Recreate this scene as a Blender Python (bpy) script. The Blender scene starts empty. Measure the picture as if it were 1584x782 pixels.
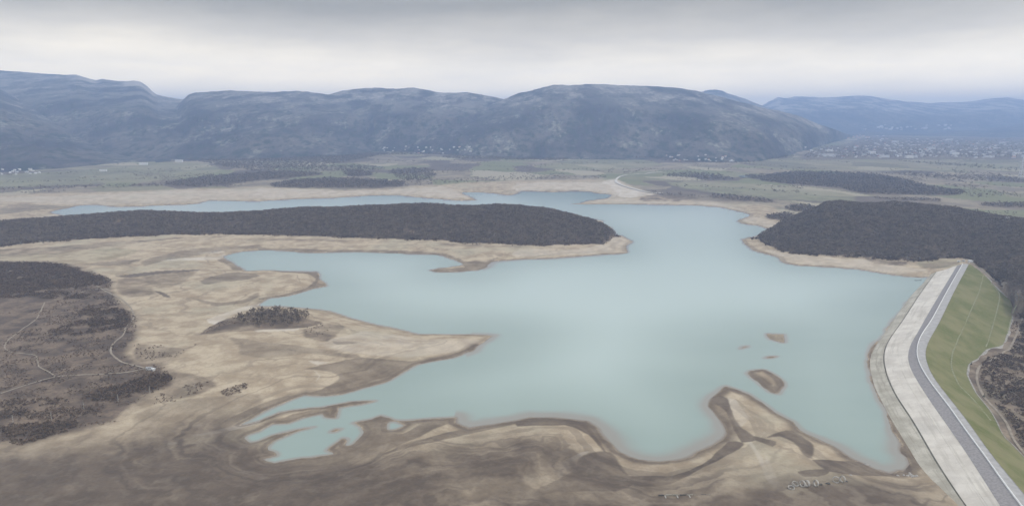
import bpy, bmesh, math, random
import numpy as np
from mathutils import Vector, Euler
from mathutils.bvhtree import BVHTree

random.seed(7)
rng = np.random.default_rng(7)
scene = bpy.context.scene
COL = scene.collection

# ------------------------------------------------------------------ camera, light, sky
CAM_H = 300.0                                  # drone height above the water, metres
FOC, PCX, PCY, HOR = 1070.0, 792.0, 391.0, 185.0   # lens in photo pixels, centre, horizon row
PITCH = math.atan((PCY - HOR) / FOC)
cam_d = bpy.data.cameras.new("camera")
cam = bpy.data.objects.new("camera", cam_d)
COL.objects.link(cam)
cam.location = (0, 0, CAM_H)
cam.rotation_euler = (math.pi / 2 - PITCH, 0, 0)
cam_d.sensor_width = 36.0
cam_d.lens = 36.0 * FOC / 1584.0
cam_d.clip_start = 1.0
cam_d.clip_end = 120000.0
scene.camera = cam

SUN_EL, SUN_AZ = math.radians(48), math.radians(115)   # azimuth clockwise from +Y (north)
world = bpy.data.worlds.new("World")
scene.world = world
world.use_nodes = True
nt = world.node_tree
nt.nodes.clear()
W = nt.nodes.new
out = W('ShaderNodeOutputWorld')
skyt = W('ShaderNodeTexSky'); skyt.sky_type = 'NISHITA'; skyt.sun_disc = False
skyt.sun_elevation = SUN_EL; skyt.sun_rotation = SUN_AZ
bg_sky = W('ShaderNodeBackground'); bg_sky.inputs[1].default_value = 0.12
nt.links.new(skyt.outputs[0], bg_sky.inputs[0])
tc = W('ShaderNodeTexCoord')
sep = W('ShaderNodeSeparateXYZ'); nt.links.new(tc.outputs['Generated'], sep.inputs[0])
mp = W('ShaderNodeMapping'); mp.inputs['Scale'].default_value = (2.2, 2.2, 10.0)
nt.links.new(tc.outputs['Generated'], mp.inputs[0])
ns = W('ShaderNodeTexNoise'); ns.inputs['Scale'].default_value = 1.6; ns.inputs['Detail'].default_value = 6
ns.inputs['Roughness'].default_value = 0.55
nt.links.new(mp.outputs[0], ns.inputs[0])
nsub = W('ShaderNodeMath'); nsub.operation = 'MULTIPLY_ADD'      # streak offset of the cloud bands
nsub.inputs[1].default_value = 0.06; nsub.inputs[2].default_value = -0.03
nt.links.new(ns.outputs[0], nsub.inputs[0])
nadd = W('ShaderNodeMath'); nadd.operation = 'ADD'
nt.links.new(sep.outputs[2], nadd.inputs[0]); nt.links.new(nsub.outputs[0], nadd.inputs[1])
ramp = W('ShaderNodeValToRGB')
cr = ramp.color_ramp
cr.elements[0].position = 0.0; cr.elements[0].color = (2.55, 2.12, 1.45, 1)
cr.elements[1].position = 1.0; cr.elements[1].color = (0.86, 0.87, 0.88, 1)
for p, c in ((0.035, (2.42, 2.02, 1.36)), (0.07, (1.57, 1.36, 1.0)), (0.11, (0.84, 0.74, 0.575)),
             (0.155, (0.38, 0.34, 0.262)), (0.21, (0.66, 0.635, 0.59)), (0.28, (0.84, 0.83, 0.81))):
    e = cr.elements.new(p); e.color = (*c, 1)
nt.links.new(nadd.outputs[0], ramp.inputs[0])
bg_cloud = W('ShaderNodeBackground'); bg_cloud.inputs[1].default_value = 1.0
nt.links.new(ramp.outputs[0], bg_cloud.inputs[0])
mixw = W('ShaderNodeMixShader'); mixw.inputs[0].default_value = 0.94
nt.links.new(bg_sky.outputs[0], mixw.inputs[1]); nt.links.new(bg_cloud.outputs[0], mixw.inputs[2])
nt.links.new(mixw.outputs[0], out.inputs[0])

sun_d = bpy.data.lights.new("sun", 'SUN'); sun = bpy.data.objects.new("sun", sun_d)
COL.objects.link(sun)
sun_d.energy = 1.5; sun_d.angle = math.radians(12); sun_d.color = (1.0, 0.96, 0.9)
sd_ = Vector((math.sin(SUN_AZ) * math.cos(SUN_EL), math.cos(SUN_AZ) * math.cos(SUN_EL), math.sin(SUN_EL)))
sun.rotation_euler = sd_.to_track_quat('Z', 'Y').to_euler()

scene.view_settings.view_transform = 'Standard'
scene.view_settings.look = 'None'
scene.view_settings.exposure = 0.15
scene.view_settings.gamma = 1.0
scene.view_settings.use_curve_mapping = False
scene.cycles.use_denoising = True
scene.cycles.max_bounces = 5
scene.cycles.diffuse_bounces = 3
scene.cycles.volume_bounces = 1

HAZE_DENSITY = 9.4e-5
HAZE_COLOR = (0.42, 0.61, 1.0, 1)

# ------------------------------------------------------------------ helpers
CT, ST = math.cos(PITCH), math.sin(PITCH)

def ray(x, y):
    a, b = (x - PCX) / FOC, -(y - PCY) / FOC
    return Vector((a, CT + b * ST, -ST + b * CT))

def at(x, y, z=0.0):                            # photo pixel -> point at height z
    r = ray(x, y)
    t = (z - CAM_H) / r.z
    return (r.x * t, r.y * t, z)

def azim(x, y):                                 # photo pixel -> X/Y ratio of its bearing
    r = ray(x, y)
    return r.x / r.y

def crest_z(x, y, Y):                           # height of a thing at depth Y that shows at this pixel
    r = ray(x, y)
    return CAM_H + r.z * Y / r.y

def smooth(a, b, v):
    t = np.clip((v - a) / (b - a), 0, 1)
    return t * t * (3 - 2 * t)

_perm = rng.permutation(1 << 12).astype(np.int32)
_ang = rng.random(1 << 12) * 2 * np.pi
_gx, _gy = np.cos(_ang).astype(np.float32), np.sin(_ang).astype(np.float32)

def perlin(x, y, seed=0):
    x = np.asarray(x, np.float64); y = np.asarray(y, np.float64)
    xi, yi = np.floor(x).astype(np.int64), np.floor(y).astype(np.int64)
    xf, yf = (x - xi).astype(np.float32), (y - yi).astype(np.float32)
    u, v = xf * xf * xf * (xf * (xf * 6 - 15) + 10), yf * yf * yf * (yf * (yf * 6 - 15) + 10)
    def g(i, j):
        h = _perm[(_perm[(xi + i + seed * 131) & 4095] + yi + j) & 4095]
        return _gx[h] * (xf - i) + _gy[h] * (yf - j)
    a = g(0, 0); b = g(1, 0); c = g(0, 1); d = g(1, 1)
    a = a + u * (b - a); c = c + u * (d - c)
    return (a + v * (c - a)) * 1.5

def fbm(x, y, octs=4, seed=0, gain=0.5):
    s, amp, f, n = 0, 1.0, 1.0, 0.0
    for o in range(octs):
        s = s + amp * perlin(x * f + o * 17.3, y * f - o * 9.1, seed + o)
        n += amp; amp *= gain; f *= 2.03
    return s / n

def ridged(x, y, octs=4, seed=0):
    s, amp, f, n = 0, 1.0, 1.0, 0.0
    for o in range(octs):
        s = s + amp * (1 - 2 * np.abs(perlin(x * f, y * f, seed + o)))
        n += amp; amp *= 0.5; f *= 2.1
    return s / n

def catmull(pts, n=3, closed=True):
    P = np.array(pts, float); N = len(P); res = []
    for i in range(N if closed else N - 1):
        if closed:
            p0, p1, p2, p3 = P[(i - 1) % N], P[i], P[(i + 1) % N], P[(i + 2) % N]
        else:
            p0, p1, p2, p3 = P[max(i - 1, 0)], P[i], P[i + 1], P[min(i + 2, N - 1)]
        for k in range(n):
            t = k / n
            a = 0.5 * (2 * p1 + (p2 - p0) * t + (2 * p0 - 5 * p1 + 4 * p2 - p3) * t * t + (3 * p1 - p0 - 3 * p2 + p3) * t ** 3)
            b = p1 + (p2 - p1) * t
            res.append(0.6 * a + 0.4 * b)
    if not closed:
        res.append(P[-1])
    return np.array(res)

def sdf(px, py, rings, D=300.0, block=4096):
    """Distance to rings of (x, y), positive outside, negative inside (even-odd), clamped to D."""
    A = np.concatenate([r for r in rings]); B = np.concatenate([np.roll(r, -1, 0) for r in rings])
    A = A.astype(np.float64); B = B.astype(np.float64)
    sx0, sx1 = np.minimum(A[:, 0], B[:, 0]), np.maximum(A[:, 0], B[:, 0])
    sy0, sy1 = np.minimum(A[:, 1], B[:, 1]), np.maximum(A[:, 1], B[:, 1])
    D = float(D); shp = px.shape; px = px.ravel(); py = py.ravel()
    res = np.full(px.shape, D)
    for s in range(0, len(px), block):
        x, y = px[s:s + block], py[s:s + block]
        x0, x1, y0, y1 = x.min(), x.max(), y.min(), y.max()
        k = (sx1 > x0 - D) & (sx0 < x1 + D) & (sy1 > y0 - D) & (sy0 < y1 + D)
        d2 = np.full(len(x), D * D)
        for i in np.nonzero(k)[0]:
            ax, ay = A[i]; ex, ey = B[i] - A[i]
            l2 = ex * ex + ey * ey + 1e-9
            wx, wy = x - ax, y - ay
            t = np.clip((wx * ex + wy * ey) / l2, 0, 1)
            wx = wx - t * ex; wy = wy - t * ey
            np.minimum(d2, wx * wx + wy * wy, out=d2)
        ins = np.zeros(len(x), bool)
        for i in np.nonzero((sy1 > y0) & (sy0 <= y1) & (sx1 > x0))[0]:
            ax, ay = A[i]; bx, by = B[i]
            if ay == by:
                continue
            c = ((ay > y) != (by > y)) & (x < (bx - ax) * (y - ay) / (by - ay) + ax)
            ins ^= c
        d = np.sqrt(d2)
        res[s:s + block] = np.where(ins, -d, d)
    return res.reshape(shp)

def mesh_from(name, verts, faces, mat=None, smooth_=True):
    me = bpy.data.meshes.new(name)
    verts = np.asarray(verts, np.float32)
    me.vertices.add(len(verts)); me.vertices.foreach_set("co", verts.ravel())
    if isinstance(faces, np.ndarray):
        k = faces.shape[1]; n = len(faces)
        me.loops.add(n * k); me.loops.foreach_set("vertex_index", faces.astype(np.int32).ravel())
        me.polygons.add(n); me.polygons.foreach_set("loop_start", np.arange(0, n * k, k, dtype=np.int32))
    else:
        flat = [i for f in faces for i in f]
        me.loops.add(len(flat)); me.loops.foreach_set("vertex_index", flat)
        me.polygons.add(len(faces))
        st, acc = [], 0
        for f in faces:
            st.append(acc); acc += len(f)
        me.polygons.foreach_set("loop_start", st)
    me.update(calc_edges=True)
    me.validate()
    me.polygons.foreach_set("use_smooth", [bool(smooth_)] * len(me.polygons))
    if mat:
        me.materials.append(mat)
    return me

def obj(name, me, parent=None, loc=None):
    o = bpy.data.objects.new(name, me)
    COL.objects.link(o)
    if parent is not None:
        o.parent = parent
    if loc is not None:
        o.location = loc
    return o

def tag(o, label=None, cat=None, group=None, kind=None):
    if label: o['label'] = label
    if cat: o['category'] = cat
    if group: o['group'] = group
    if kind: o['kind'] = kind
    return o

def empty(name, loc, rz=0.0, s=1.0):
    o = bpy.data.objects.new(name, None); COL.objects.link(o)
    o.location = loc; o.rotation_euler = (0, 0, rz); o.scale = (s, s, s)
    return o

def grid_faces(nr, nc):
    i = np.arange(nr - 1)[:, None] * nc + np.arange(nc - 1)[None, :]
    return np.stack([i, i + 1, i + nc + 1, i + nc], -1).reshape(-1, 4)

def fattr(me, name, vals):
    a = me.attributes.new(name, 'FLOAT', 'POINT')
    a.data.foreach_set("value", np.asarray(vals, np.float32).ravel())

def place_words(u, v, far="far", near="near"):
    h = "left" if u < 1 / 3 else ("middle" if u < 2 / 3 else "right")
    return f"{far if v < .5 else near} {h}"

# ------------------------------------------------------------------ materials
class Mat:
    def __init__(self, name, rough=0.9, spec=0.2):
        self.m = bpy.data.materials.new(name); self.m.use_nodes = True
        self.nt = self.m.node_tree; self.n = self.nt.nodes; self.l = self.nt.links
        self.b = self.n['Principled BSDF']
        self.b.inputs['Roughness'].default_value = rough
        self.b.inputs['Specular IOR Level'].default_value = spec
    def link(self, a, b): self.l.new(a, b)
    def attr(self, name):
        a = self.n.new('ShaderNodeAttribute'); a.attribute_name = name; return a.outputs['Fac']
    def pos(self, scale=(1, 1, 1)):
        g = self.n.new('ShaderNodeNewGeometry'); m = self.n.new('ShaderNodeMapping')
        m.inputs['Scale'].default_value = scale; self.link(g.outputs['Position'], m.inputs[0]); return m.outputs[0]
    def noise(self, scale, detail=4, rough=0.55, stretch=(1, 1, 1), vec=None):
        t = self.n.new('ShaderNodeTexNoise'); t.inputs['Scale'].default_value = scale
        t.inputs['Detail'].default_value = detail; t.inputs['Roughness'].default_value = rough
        self.link(vec or self.pos(stretch), t.inputs['Vector']); return t.outputs[0]
    def map(self, v, a, b, c=0.0, d=1.0):
        r = self.n.new('ShaderNodeMapRange'); r.interpolation_type = 'SMOOTHSTEP'
        self.link(v, r.inputs[0])
        for i, k in enumerate((a, b, c, d)): r.inputs[i + 1].default_value = k
        return r.outputs[0]
    def mix(self, f, a, b):
        m = self.n.new('ShaderNodeMix'); m.data_type = 'RGBA'
        if isinstance(f, float): m.inputs[0].default_value = f
        else: self.link(f, m.inputs[0])
        for k, i in ((a, 6), (b, 7)):
            if isinstance(k, tuple): m.inputs[i].default_value = (*k, 1)
            else: self.link(k, m.inputs[i])
        return m.outputs[2]
    def math(self, op, a, b):
        m = self.n.new('ShaderNodeMath'); m.operation = op
        for k, i in ((a, 0), (b, 1)):
            if isinstance(k, (int, float)): m.inputs[i].default_value = k
            else: self.link(k, m.inputs[i])
        return m.outputs[0]
    def rand(self):
        return self.n.new('ShaderNodeObjectInfo').outputs['Random']
    def base(self, c):
        if isinstance(c, tuple): self.b.inputs['Base Color'].default_value = (*c, 1)
        else: self.link(c, self.b.inputs['Base Color'])
        return self
    def bump(self, h, strength=0.3, dist=1.0):
        b = self.n.new('ShaderNodeBump'); b.inputs['Strength'].default_value = strength
        b.inputs['Distance'].default_value = dist
        self.link(h, b.inputs['Height']); self.link(b.outputs[0], self.b.inputs['Normal']); return self

def simple(name, c1, c2, scale=0.3, rough=0.9, detail=4, spec=0.2, lo=0.35, hi=0.65, bump=0.0):
    m = Mat(name, rough, spec)
    n = m.noise(scale, detail)
    m.base(m.mix(m.map(n, lo, hi), c1, c2))
    if bump: m.bump(n, bump)
    return m.m

# ground: dry and wet mud, brush, plain and fields, all as attributes of the terrain
gm = Mat("ground_soil", 0.92, 0.15)
n_big = gm.noise(0.006, 6, 0.6)
n_mid = gm.noise(0.035, 6, 0.6)
n_fin = gm.noise(0.35, 4, 0.6)
band = gm.attr('band')
mud = gm.mix(gm.map(n_mid, 0.36, 0.64), (0.33, 0.262, 0.182), (0.48, 0.40, 0.29))
mud = gm.mix(gm.map(band, 0.05, 0.6, 0.0, 0.55), mud, (0.225, 0.18, 0.132))
mud = gm.mix(gm.map(n_big, 0.5, 0.66, 0, 0.5), mud, (0.36, 0.335, 0.25))
mud = gm.mix(gm.map(n_fin, 0.46, 0.66, 0, 0.22), mud, (0.235, 0.185, 0.13))
mud = gm.mix(gm.map(gm.noise(0.45, 3, 0.6), 0.66, 0.72, 0, 0.5), mud, (0.17, 0.14, 0.11))
mud = gm.mix(gm.attr('pale'), mud, (0.56, 0.505, 0.43))
wet_dim_c = gm.mix(gm.map(n_mid, 0.35, 0.65), (0.10, 0.072, 0.05), (0.142, 0.106, 0.075))
wet_dim_c = gm.mix(gm.map(band, 0.05, 0.6, 0, 0.5), wet_dim_c, (0.075, 0.055, 0.04))
wet_dim_c = gm.mix(gm.map(band, -0.1, -0.7, 0, 0.6), wet_dim_c, (0.19, 0.15, 0.11))
wet_dim_c = gm.mix(gm.map(n_fin, 0.46, 0.66, 0, 0.35), wet_dim_c, (0.085, 0.064, 0.047))
wet_dim_c = gm.mix(gm.map(gm.noise(0.09, 5, 0.65), 0.5, 0.68, 0, 0.35), wet_dim_c, (0.20, 0.165, 0.125))
mud = gm.mix(gm.attr('wet_dim'), mud, wet_dim_c)  # wet patches, plus foreground dimming painted in with the same dark colour
veg_c = gm.mix(gm.map(n_mid, 0.38, 0.62), (0.10, 0.074, 0.056), (0.21, 0.158, 0.114))
veg_c = gm.mix(gm.map(n_fin, 0.4, 0.68, 0, 0.6), veg_c, (0.09, 0.072, 0.06))
pl_c = gm.mix(gm.map(n_big, 0.38, 0.62), (0.20, 0.165, 0.125), (0.30, 0.255, 0.185))
pl_c = gm.mix(gm.map(n_mid, 0.5, 0.7, 0, 0.6), pl_c, (0.125, 0.105, 0.085))
par_ = gm.attr('parcel')
pl_c = gm.mix(gm.map(par_, 0.55, 0.7, 0, 0.8), pl_c, (0.175, 0.185, 0.095))
pl_c = gm.mix(gm.map(par_, 0.36, 0.22, 0, 0.8), pl_c, (0.105, 0.082, 0.07))
pl_c = gm.mix(gm.map(par_, 0.84, 0.9, 0, 0.8), pl_c, (0.38, 0.33, 0.25))
c = gm.mix(gm.attr('plain'), mud, pl_c)
gr_c = gm.mix(gm.map(n_mid, 0.35, 0.65), (0.185, 0.185, 0.11), (0.26, 0.25, 0.16))
gr_c = gm.mix(gm.map(par_, 0.2, 0.8, 0, 0.5), gr_c, (0.28, 0.245, 0.17))
c = gm.mix(gm.attr('green'), c, gr_c)
c = gm.mix(gm.attr('veg'), c, veg_c)
gm.base(c)
rr = gm.n.new('ShaderNodeMapRange'); gm.link(gm.attr('wet_dim'), rr.inputs[0]); rr.inputs[3].default_value = 0.93; rr.inputs[4].default_value = 0.55
gm.link(rr.outputs[0], gm.b.inputs['Roughness'])
gm.bump(gm.math('ADD', n_mid, gm.math('MULTIPLY', n_fin, 0.35)), 0.5, 2.0)
M_GROUND = gm.m

wm = Mat("lake_water", 0.09, 0.5)
wm.b.inputs['IOR'].default_value = 1.33
w1 = wm.noise(0.0035, 4, 0.5, (0.6, 2.0, 1))
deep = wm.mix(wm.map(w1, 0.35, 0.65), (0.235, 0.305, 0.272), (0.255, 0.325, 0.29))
deep = wm.mix(wm.attr('painted_sheen'), deep, (0.425, 0.51, 0.475))  # bright sheen painted in as a paler water colour
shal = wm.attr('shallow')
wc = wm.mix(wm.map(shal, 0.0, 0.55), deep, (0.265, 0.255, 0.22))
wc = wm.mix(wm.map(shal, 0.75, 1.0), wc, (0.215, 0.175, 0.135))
wm.base(wc)
wm.bump(wm.noise(0.12, 3, 0.6), 0.12, 0.6)
M_WATER = wm.m

# woods and trees
def foliage(name, a, b, c):
    m = Mat(name, 0.95, 0.05)
    r = m.math('ADD', m.math('MULTIPLY', m.rand(), 0.6), m.math('MULTIPLY', m.noise(0.014, 4, 0.65), 0.45))
    n = m.noise(0.9, 2)
    col = m.mix(m.map(r, 0.15, 0.85), a, b)
    col = m.mix(m.map(n, 0.45, 0.7, 0, 0.7), col, c)
    m.base(col)
    return m.m
M_TWIG = foliage("bare_twigs", (0.14, 0.105, 0.088), (0.255, 0.20, 0.155), (0.105, 0.108, 0.068))
M_TWIG_DARK = foliage("dark_brush", (0.11, 0.076, 0.06), (0.215, 0.152, 0.11), (0.11, 0.10, 0.06))
M_TWIG_PALE = foliage("pale_twigs", (0.26, 0.245, 0.22), (0.33, 0.31, 0.28), (0.2, 0.19, 0.17))
M_CONIFER = foliage("conifer_needles", (0.02, 0.032, 0.022), (0.03, 0.042, 0.028), (0.04, 0.05, 0.03))
M_BARK = simple("bark", (0.12, 0.10, 0.085), (0.2, 0.175, 0.15), 3.0)
M_BARK_PALE = simple("pale_bark", (0.36, 0.34, 0.31), (0.46, 0.44, 0.41), 2.0)

# dam
cm = Mat("concrete_facing", 0.85, 0.25)
cn = cm.noise(0.05, 6, 0.6); cn2 = cm.noise(0.5, 5, 0.6); cn3 = cm.noise(0.02, 3, 0.5)
cc = cm.mix(cm.map(cn, 0.35, 0.65), (0.54, 0.50, 0.44), (0.66, 0.62, 0.55))
cc = cm.mix(cm.map(cn2, 0.58, 0.75, 0, 0.4), cc, (0.43, 0.405, 0.365))
cc = cm.mix(cm.map(cn3, 0.55, 0.7, 0, 0.4), cc, (0.43, 0.41, 0.37))
cc = cm.mix(cm.map(cm.noise(1.0, 5, 0.6, (0.012, 0.012, 0.9)), 0.5, 0.66, 0, 0.5), cc, (0.40, 0.37, 0.315))
slab_v = cm.rand()
cc = cm.mix(cm.map(slab_v, 0.0, 1.0, 0.0, 0.06), cc, (0.42, 0.405, 0.38))
cm.base(cc); cm.bump(cn2, 0.15, 0.3)
M_CONC = cm.m
am = Mat("silted_apron", 0.92, 0.15)
a1 = am.noise(0.05, 7); a2 = am.noise(1.0, 5, 0.6, (0.012, 0.012, 1.6)); a3 = am.noise(0.6, 4)
ac = am.mix(am.map(a1, 0.35, 0.65), (0.36, 0.335, 0.275), (0.50, 0.47, 0.40))
ac = am.mix(am.map(a2, 0.46, 0.62, 0, 0.65), ac, (0.29, 0.265, 0.21))
ac = am.mix(am.map(a3, 0.5, 0.7, 0, 0.4), ac, (0.25, 0.23, 0.19))
am.base(ac); am.bump(a3, 0.3, 0.4)
M_APRON = am.m
M_STAIN = simple("waterline_stain", (0.19, 0.175, 0.14), (0.28, 0.26, 0.215), 0.12, detail=6)
M_RIPRAP = simple("dark_rock_facing", (0.245, 0.23, 0.228), (0.31, 0.293, 0.29), 0.5, detail=8, bump=0.3)
M_ROAD = simple("crest_asphalt", (0.33, 0.32, 0.31), (0.41, 0.40, 0.39), 0.15, detail=6)
M_WHITE = simple("white_paint", (0.72, 0.72, 0.70), (0.8, 0.8, 0.78), 0.4)
M_TRACK = simple("pale_grass_track", (0.19, 0.195, 0.10), (0.26, 0.255, 0.16), 0.3)
tm = Mat("dam_grass", 0.95, 0.1)
t1 = tm.noise(0.02, 6, 0.6, (1, 1, 1)); t2 = tm.noise(0.25, 5, 0.6)
tcx = tm.mix(tm.map(t1, 0.36, 0.64), (0.13, 0.142, 0.05), (0.205, 0.195, 0.095))
tcx = tm.mix(tm.map(t2, 0.48, 0.68, 0, 0.6), tcx, (0.205, 0.175, 0.10))
tm.base(tcx); tm.bump(t2, 0.4, 0.6)
M_TURF = tm.m
M_PATH = simple("pale_gravel", (0.24, 0.20, 0.155), (0.32, 0.275, 0.22), 0.15, detail=6)
M_GRAVEL = simple("grey_gravel", (0.24, 0.225, 0.2), (0.36, 0.34, 0.31), 0.15, detail=7)
M_RINGROAD = simple("bleached_concrete", (0.5, 0.47, 0.42), (0.6, 0.57, 0.52), 0.05)
M_WALL = simple("white_render", (0.6, 0.59, 0.57), (0.74, 0.73, 0.71), 0.5)
M_ROOF_G = simple("grey_roof", (0.26, 0.26, 0.265), (0.36, 0.36, 0.36), 0.6)
M_ROOF_R = simple("red_roof", (0.33, 0.14, 0.10), (0.42, 0.2, 0.14), 0.6)
M_ROOF_W = simple("white_roof", (0.52, 0.52, 0.51), (0.66, 0.66, 0.65), 0.6)
M_GLASS = simple("dark_glass", (0.05, 0.06, 0.07), (0.08, 0.09, 0.1), 1.0, rough=0.2, spec=0.5)
M_RING = simple("old_concrete", (0.30, 0.28, 0.25), (0.42, 0.40, 0.36), 1.2, detail=6, bump=0.2)
M_DARKWOOD = simple("wet_dark_wood", (0.06, 0.055, 0.05), (0.1, 0.09, 0.08), 1.2)
M_STEEL = simple("pale_galvanised_steel", (0.6, 0.6, 0.62), (0.7, 0.7, 0.72), 1.0, rough=0.5)
M_ROCK = simple("grey_stone", (0.28, 0.26, 0.24), (0.42, 0.4, 0.37), 0.8, bump=0.3)

# mountains: winter woods with bare limestone
hm = Mat("wooded_slope", 0.95, 0.05)
st_ = (1, 0.4, 1.2)
h1 = hm.noise(0.0022, 7, 0.6, st_); h2 = hm.noise(0.017, 6, 0.7, st_); h3 = hm.noise(0.0045, 8, 0.7, st_)
hc = hm.mix(hm.map(h1, 0.38, 0.62), (0.062, 0.054, 0.06), (0.148, 0.13, 0.118))
hc = hm.mix(hm.map(h2, 0.45, 0.62), hc, (0.045, 0.052, 0.04))
hc = hm.mix(hm.math('MULTIPLY', hm.map(h3, 0.5, 0.62), hm.map(hm.noise(0.03, 4, 0.6, st_), 0.48, 0.6, 0, 0.85)), hc, (0.27, 0.26, 0.215))
rk = hm.map(hm.math('ADD', hm.math('MULTIPLY', hm.attr('high'), 0.16), h3), 0.61, 0.70)
rk2 = hm.math('MULTIPLY', rk, hm.map(h2, 0.38, 0.6))
hc = hm.mix(hm.math('MULTIPLY', rk2, 0.75), hc, (0.36, 0.33, 0.30))
hc = hm.mix(hm.attr('cliff'), hc, hm.mix(hm.map(h2, 0.35, 0.65), (0.42, 0.38, 0.33), (0.6, 0.56, 0.5)))
hm.base(hc); hm.bump(h2, 1.0, 22.0)
M_HILL = hm.m

# ------------------------------------------------------------------ shoreline (photo trace -> water level)
LAKE_PX = [
 (76,328),(104,322),(121,318),(146,316.6),(180,320),(219,319),(253,317.4),(281,316.6),(307,315),(323,310.4),(400,311.3),
 (456,308),(518,306),(569,302.5),(614,302),(642,305),(681,308),(712,310.6),(737,309.5),(723,302.5),(712,298),(737,297.4),
 (763,299),(785,302),(800,300),(806,295.5),(834,296),(856,297.4),(884,295.5),(912,296.3),(927,299.7),(946,301),(940,306.7),
 (912,310),(896,314.3),(873,315.5),(896,315.9),(969,315.9),(1025,316.6),(1067,317.4),(1095,319),(1121,321.6),(1137,326),
 (1157,330.6),(1160,333.4),(1152,337),(1140,341),(1149,346),(1174,349),(1188,354.5),(1185,359),(1166,366),(1147,370),
 (1152,377),(1166,387),(1184,392.5),(1204,398),(1212,406.6),(1240,411),(1282,412.8),(1325,416),(1353,420.6),(1386,426),
 (1423,429),(1436,428),(1430,440),(1378,500),(1365,520),(1347,538),(1342,565),(1350,598),(1365,628),(1380,658),(1392,680),(1394,700),
 (1401,707),(1405,718),(1400,727),(1391,726),(1380,730),(1363,726),(1352,724),(1341,718),(1315,708),(1289,689),(1251,673),(1234,664),(1225,652),(1206,641),
 (1184,626),(1158,611),(1123,596),(1110,606),(1101,621),(1104,634),(1117,651),(1125,669),(1117,680),(1091,693),(1054,708),
 (1017,714),(987,710),(961,699),(946,684),(927,664),(908,651),(875,647.6),(822,646),(800,650),(758,656),(729,660),(706,652.5),
 (704,645),(676,647),(639,650),(624,650.6),(609,648.7),(590,642.4),(575,648.7),(547,654),(560,660),(564,669),(555,680),
 (544,688),(534,688.7),(537,680.5),(529,678.6),(516,686),(507,695.4),(521,701),(504,704),(467,707),(437,712),(424,715),
 (409,708.5),(430,703),(428,699),(415,695.4),(413,691.7),(422,680.5),(452,669),(486,660),(452,665.5),(419,673),(400,681),
 (385,683),(376,678),(381,672),(400,666),(422,654.5),(448,654),(471,645),(497,639.4),(503,644),(519,646),(523,630),(557,626),
 (579,620.7),(542,621.5),(493,629),(467,632),(430,637.5),(400,650),(370,658),(390,645),(422,629),(448,619),(471,611),(501,612),(531,609),
 (560,600),(594,591.6),(609,585),(624,576),(646,563),(676,558),(699,553.5),(729,542),(747,529),(763,519),(736,517),(661,517),
 (639,514.6),(609,507),(574,500),(535,489.6),(507,481),(479,477),(428,474),(411,474),(398,472),(405,467),(417,461.4),(445,457.8),(482,447),
 (507,442),(496,433),(492,420.6),(481,420.6),(450,420),(422,418),(400,418),(382,418.6),(371,413.6),(363,408),(346,399.5),
 (349,395),(366,390),(400,387),(436,387.5),(479,391),(518,390),(569,389.7),(597,391),(633,392.5),(662,393),(684,395),(701,401),
 (718,408),(709,411),(681,414.5),(663,418),(681,420.6),(715,420),(738,418),(754,413),(760,405),(800,401.5),(856,399.5),
 (912,395),(957,392.5),(972,391),(969,384),(970,378.5),(980,374),(974,371.4),(963,365),(952,361.6),(947,353),(929,346),(934,342.4),
 (918,338.5),(907,337),(870,334),(800,332),(600,332),(400,336),(300,338),(200,338),(100,333)]
POND_PX = [(598,653),(613,650.6),(627,657),(613,663.7),(598,663.7)]
ISLETS_PX = [[(1187,516),(1196,516),(1211,516),(1215,528),(1210,529.6),(1190,524)],
             [(1158,577),(1163,573),(1180,571),(1191,575),(1205,583),(1212,590),(1212,598),(1203,608),(1190,606),(1172,592)],
             [(1146,539),(1149,535.5),(1156,535),(1151,537)], [(1183,552.6),(1192,550.5),(1200,551.5),(1191,553.6)],
             [(512,668),(520,663.5),(528,663.5),(519,668)]]
def ring0(px, n=2):
    return np.array([at(x, y, 0)[:2] for x, y in catmull(px, n)])
RINGS = [ring0(LAKE_PX)] + [ring0(POND_PX)] + [ring0(p) for p in ISLETS_PX]

# ------------------------------------------------------------------ dam lines (far end .. bend .. near end), heights above water
DAM = {
 'a': ([(1436,424),(1429,436),(1409,455),(1375,500),(1363,520),(1345,540),(1340,563),(1348,598),(1363,628),(1378,658),(1391,677),(1418,725),(1460,775),(1545,870)], 6, -0.6),
 'b': ([(1450,418),(1426,450),(1393.6,500),(1381,516),(1369,536),(1366.5,553),(1372,580),(1387,613),(1408,643),(1430,680.5),(1449,714),(1470,746),(1500,790),(1570,880)], 5, 3.5),
 'c': ([(1481,410.5),(1457,450),(1427.5,500),(1422,512),(1408,532),(1404,550),(1408,568),(1423,594.6),(1445,628),(1471.6,665.5),(1497.7,703),(1520,738),(1548,782),(1604,870)], 5, 10.5),
 'd': ([(1489,408),(1465,450),(1438,500),(1427,512.4),(1418.5,531),(1417,545),(1423,565),(1441.7,594.6),(1468,628),(1494,665.5),(1524,705),(1552,746),(1580,782),(1640,862)], 5, 13.5),
 'e': ([(1499,408),(1476.5,450),(1452.6,500),(1445.4,512.4),(1433,533),(1431,545),(1432,555),(1441.7,579.6),(1464,609.5),(1494,647),(1520,684),(1550,723),(1584,763),(1660,858)], 5, 13.5),
}
H_PX = [(1502,409,12),(1519,421,8),(1533,435,4),(1550,454,-5),(1572,470,-14),(1564,500,-20),(1557,523,-21),(1552,535,-19),(1528,540,-14),(1513,555,-11),
        (1499.6,562,-9),(1496,579,-9),(1509,606,-10),(1535,639,-12),(1552,673,-12),(1562,683,-12),(1584,706,-12),(1660,795,-12),(1740,880,-12)]
H_BEND = 11
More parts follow.
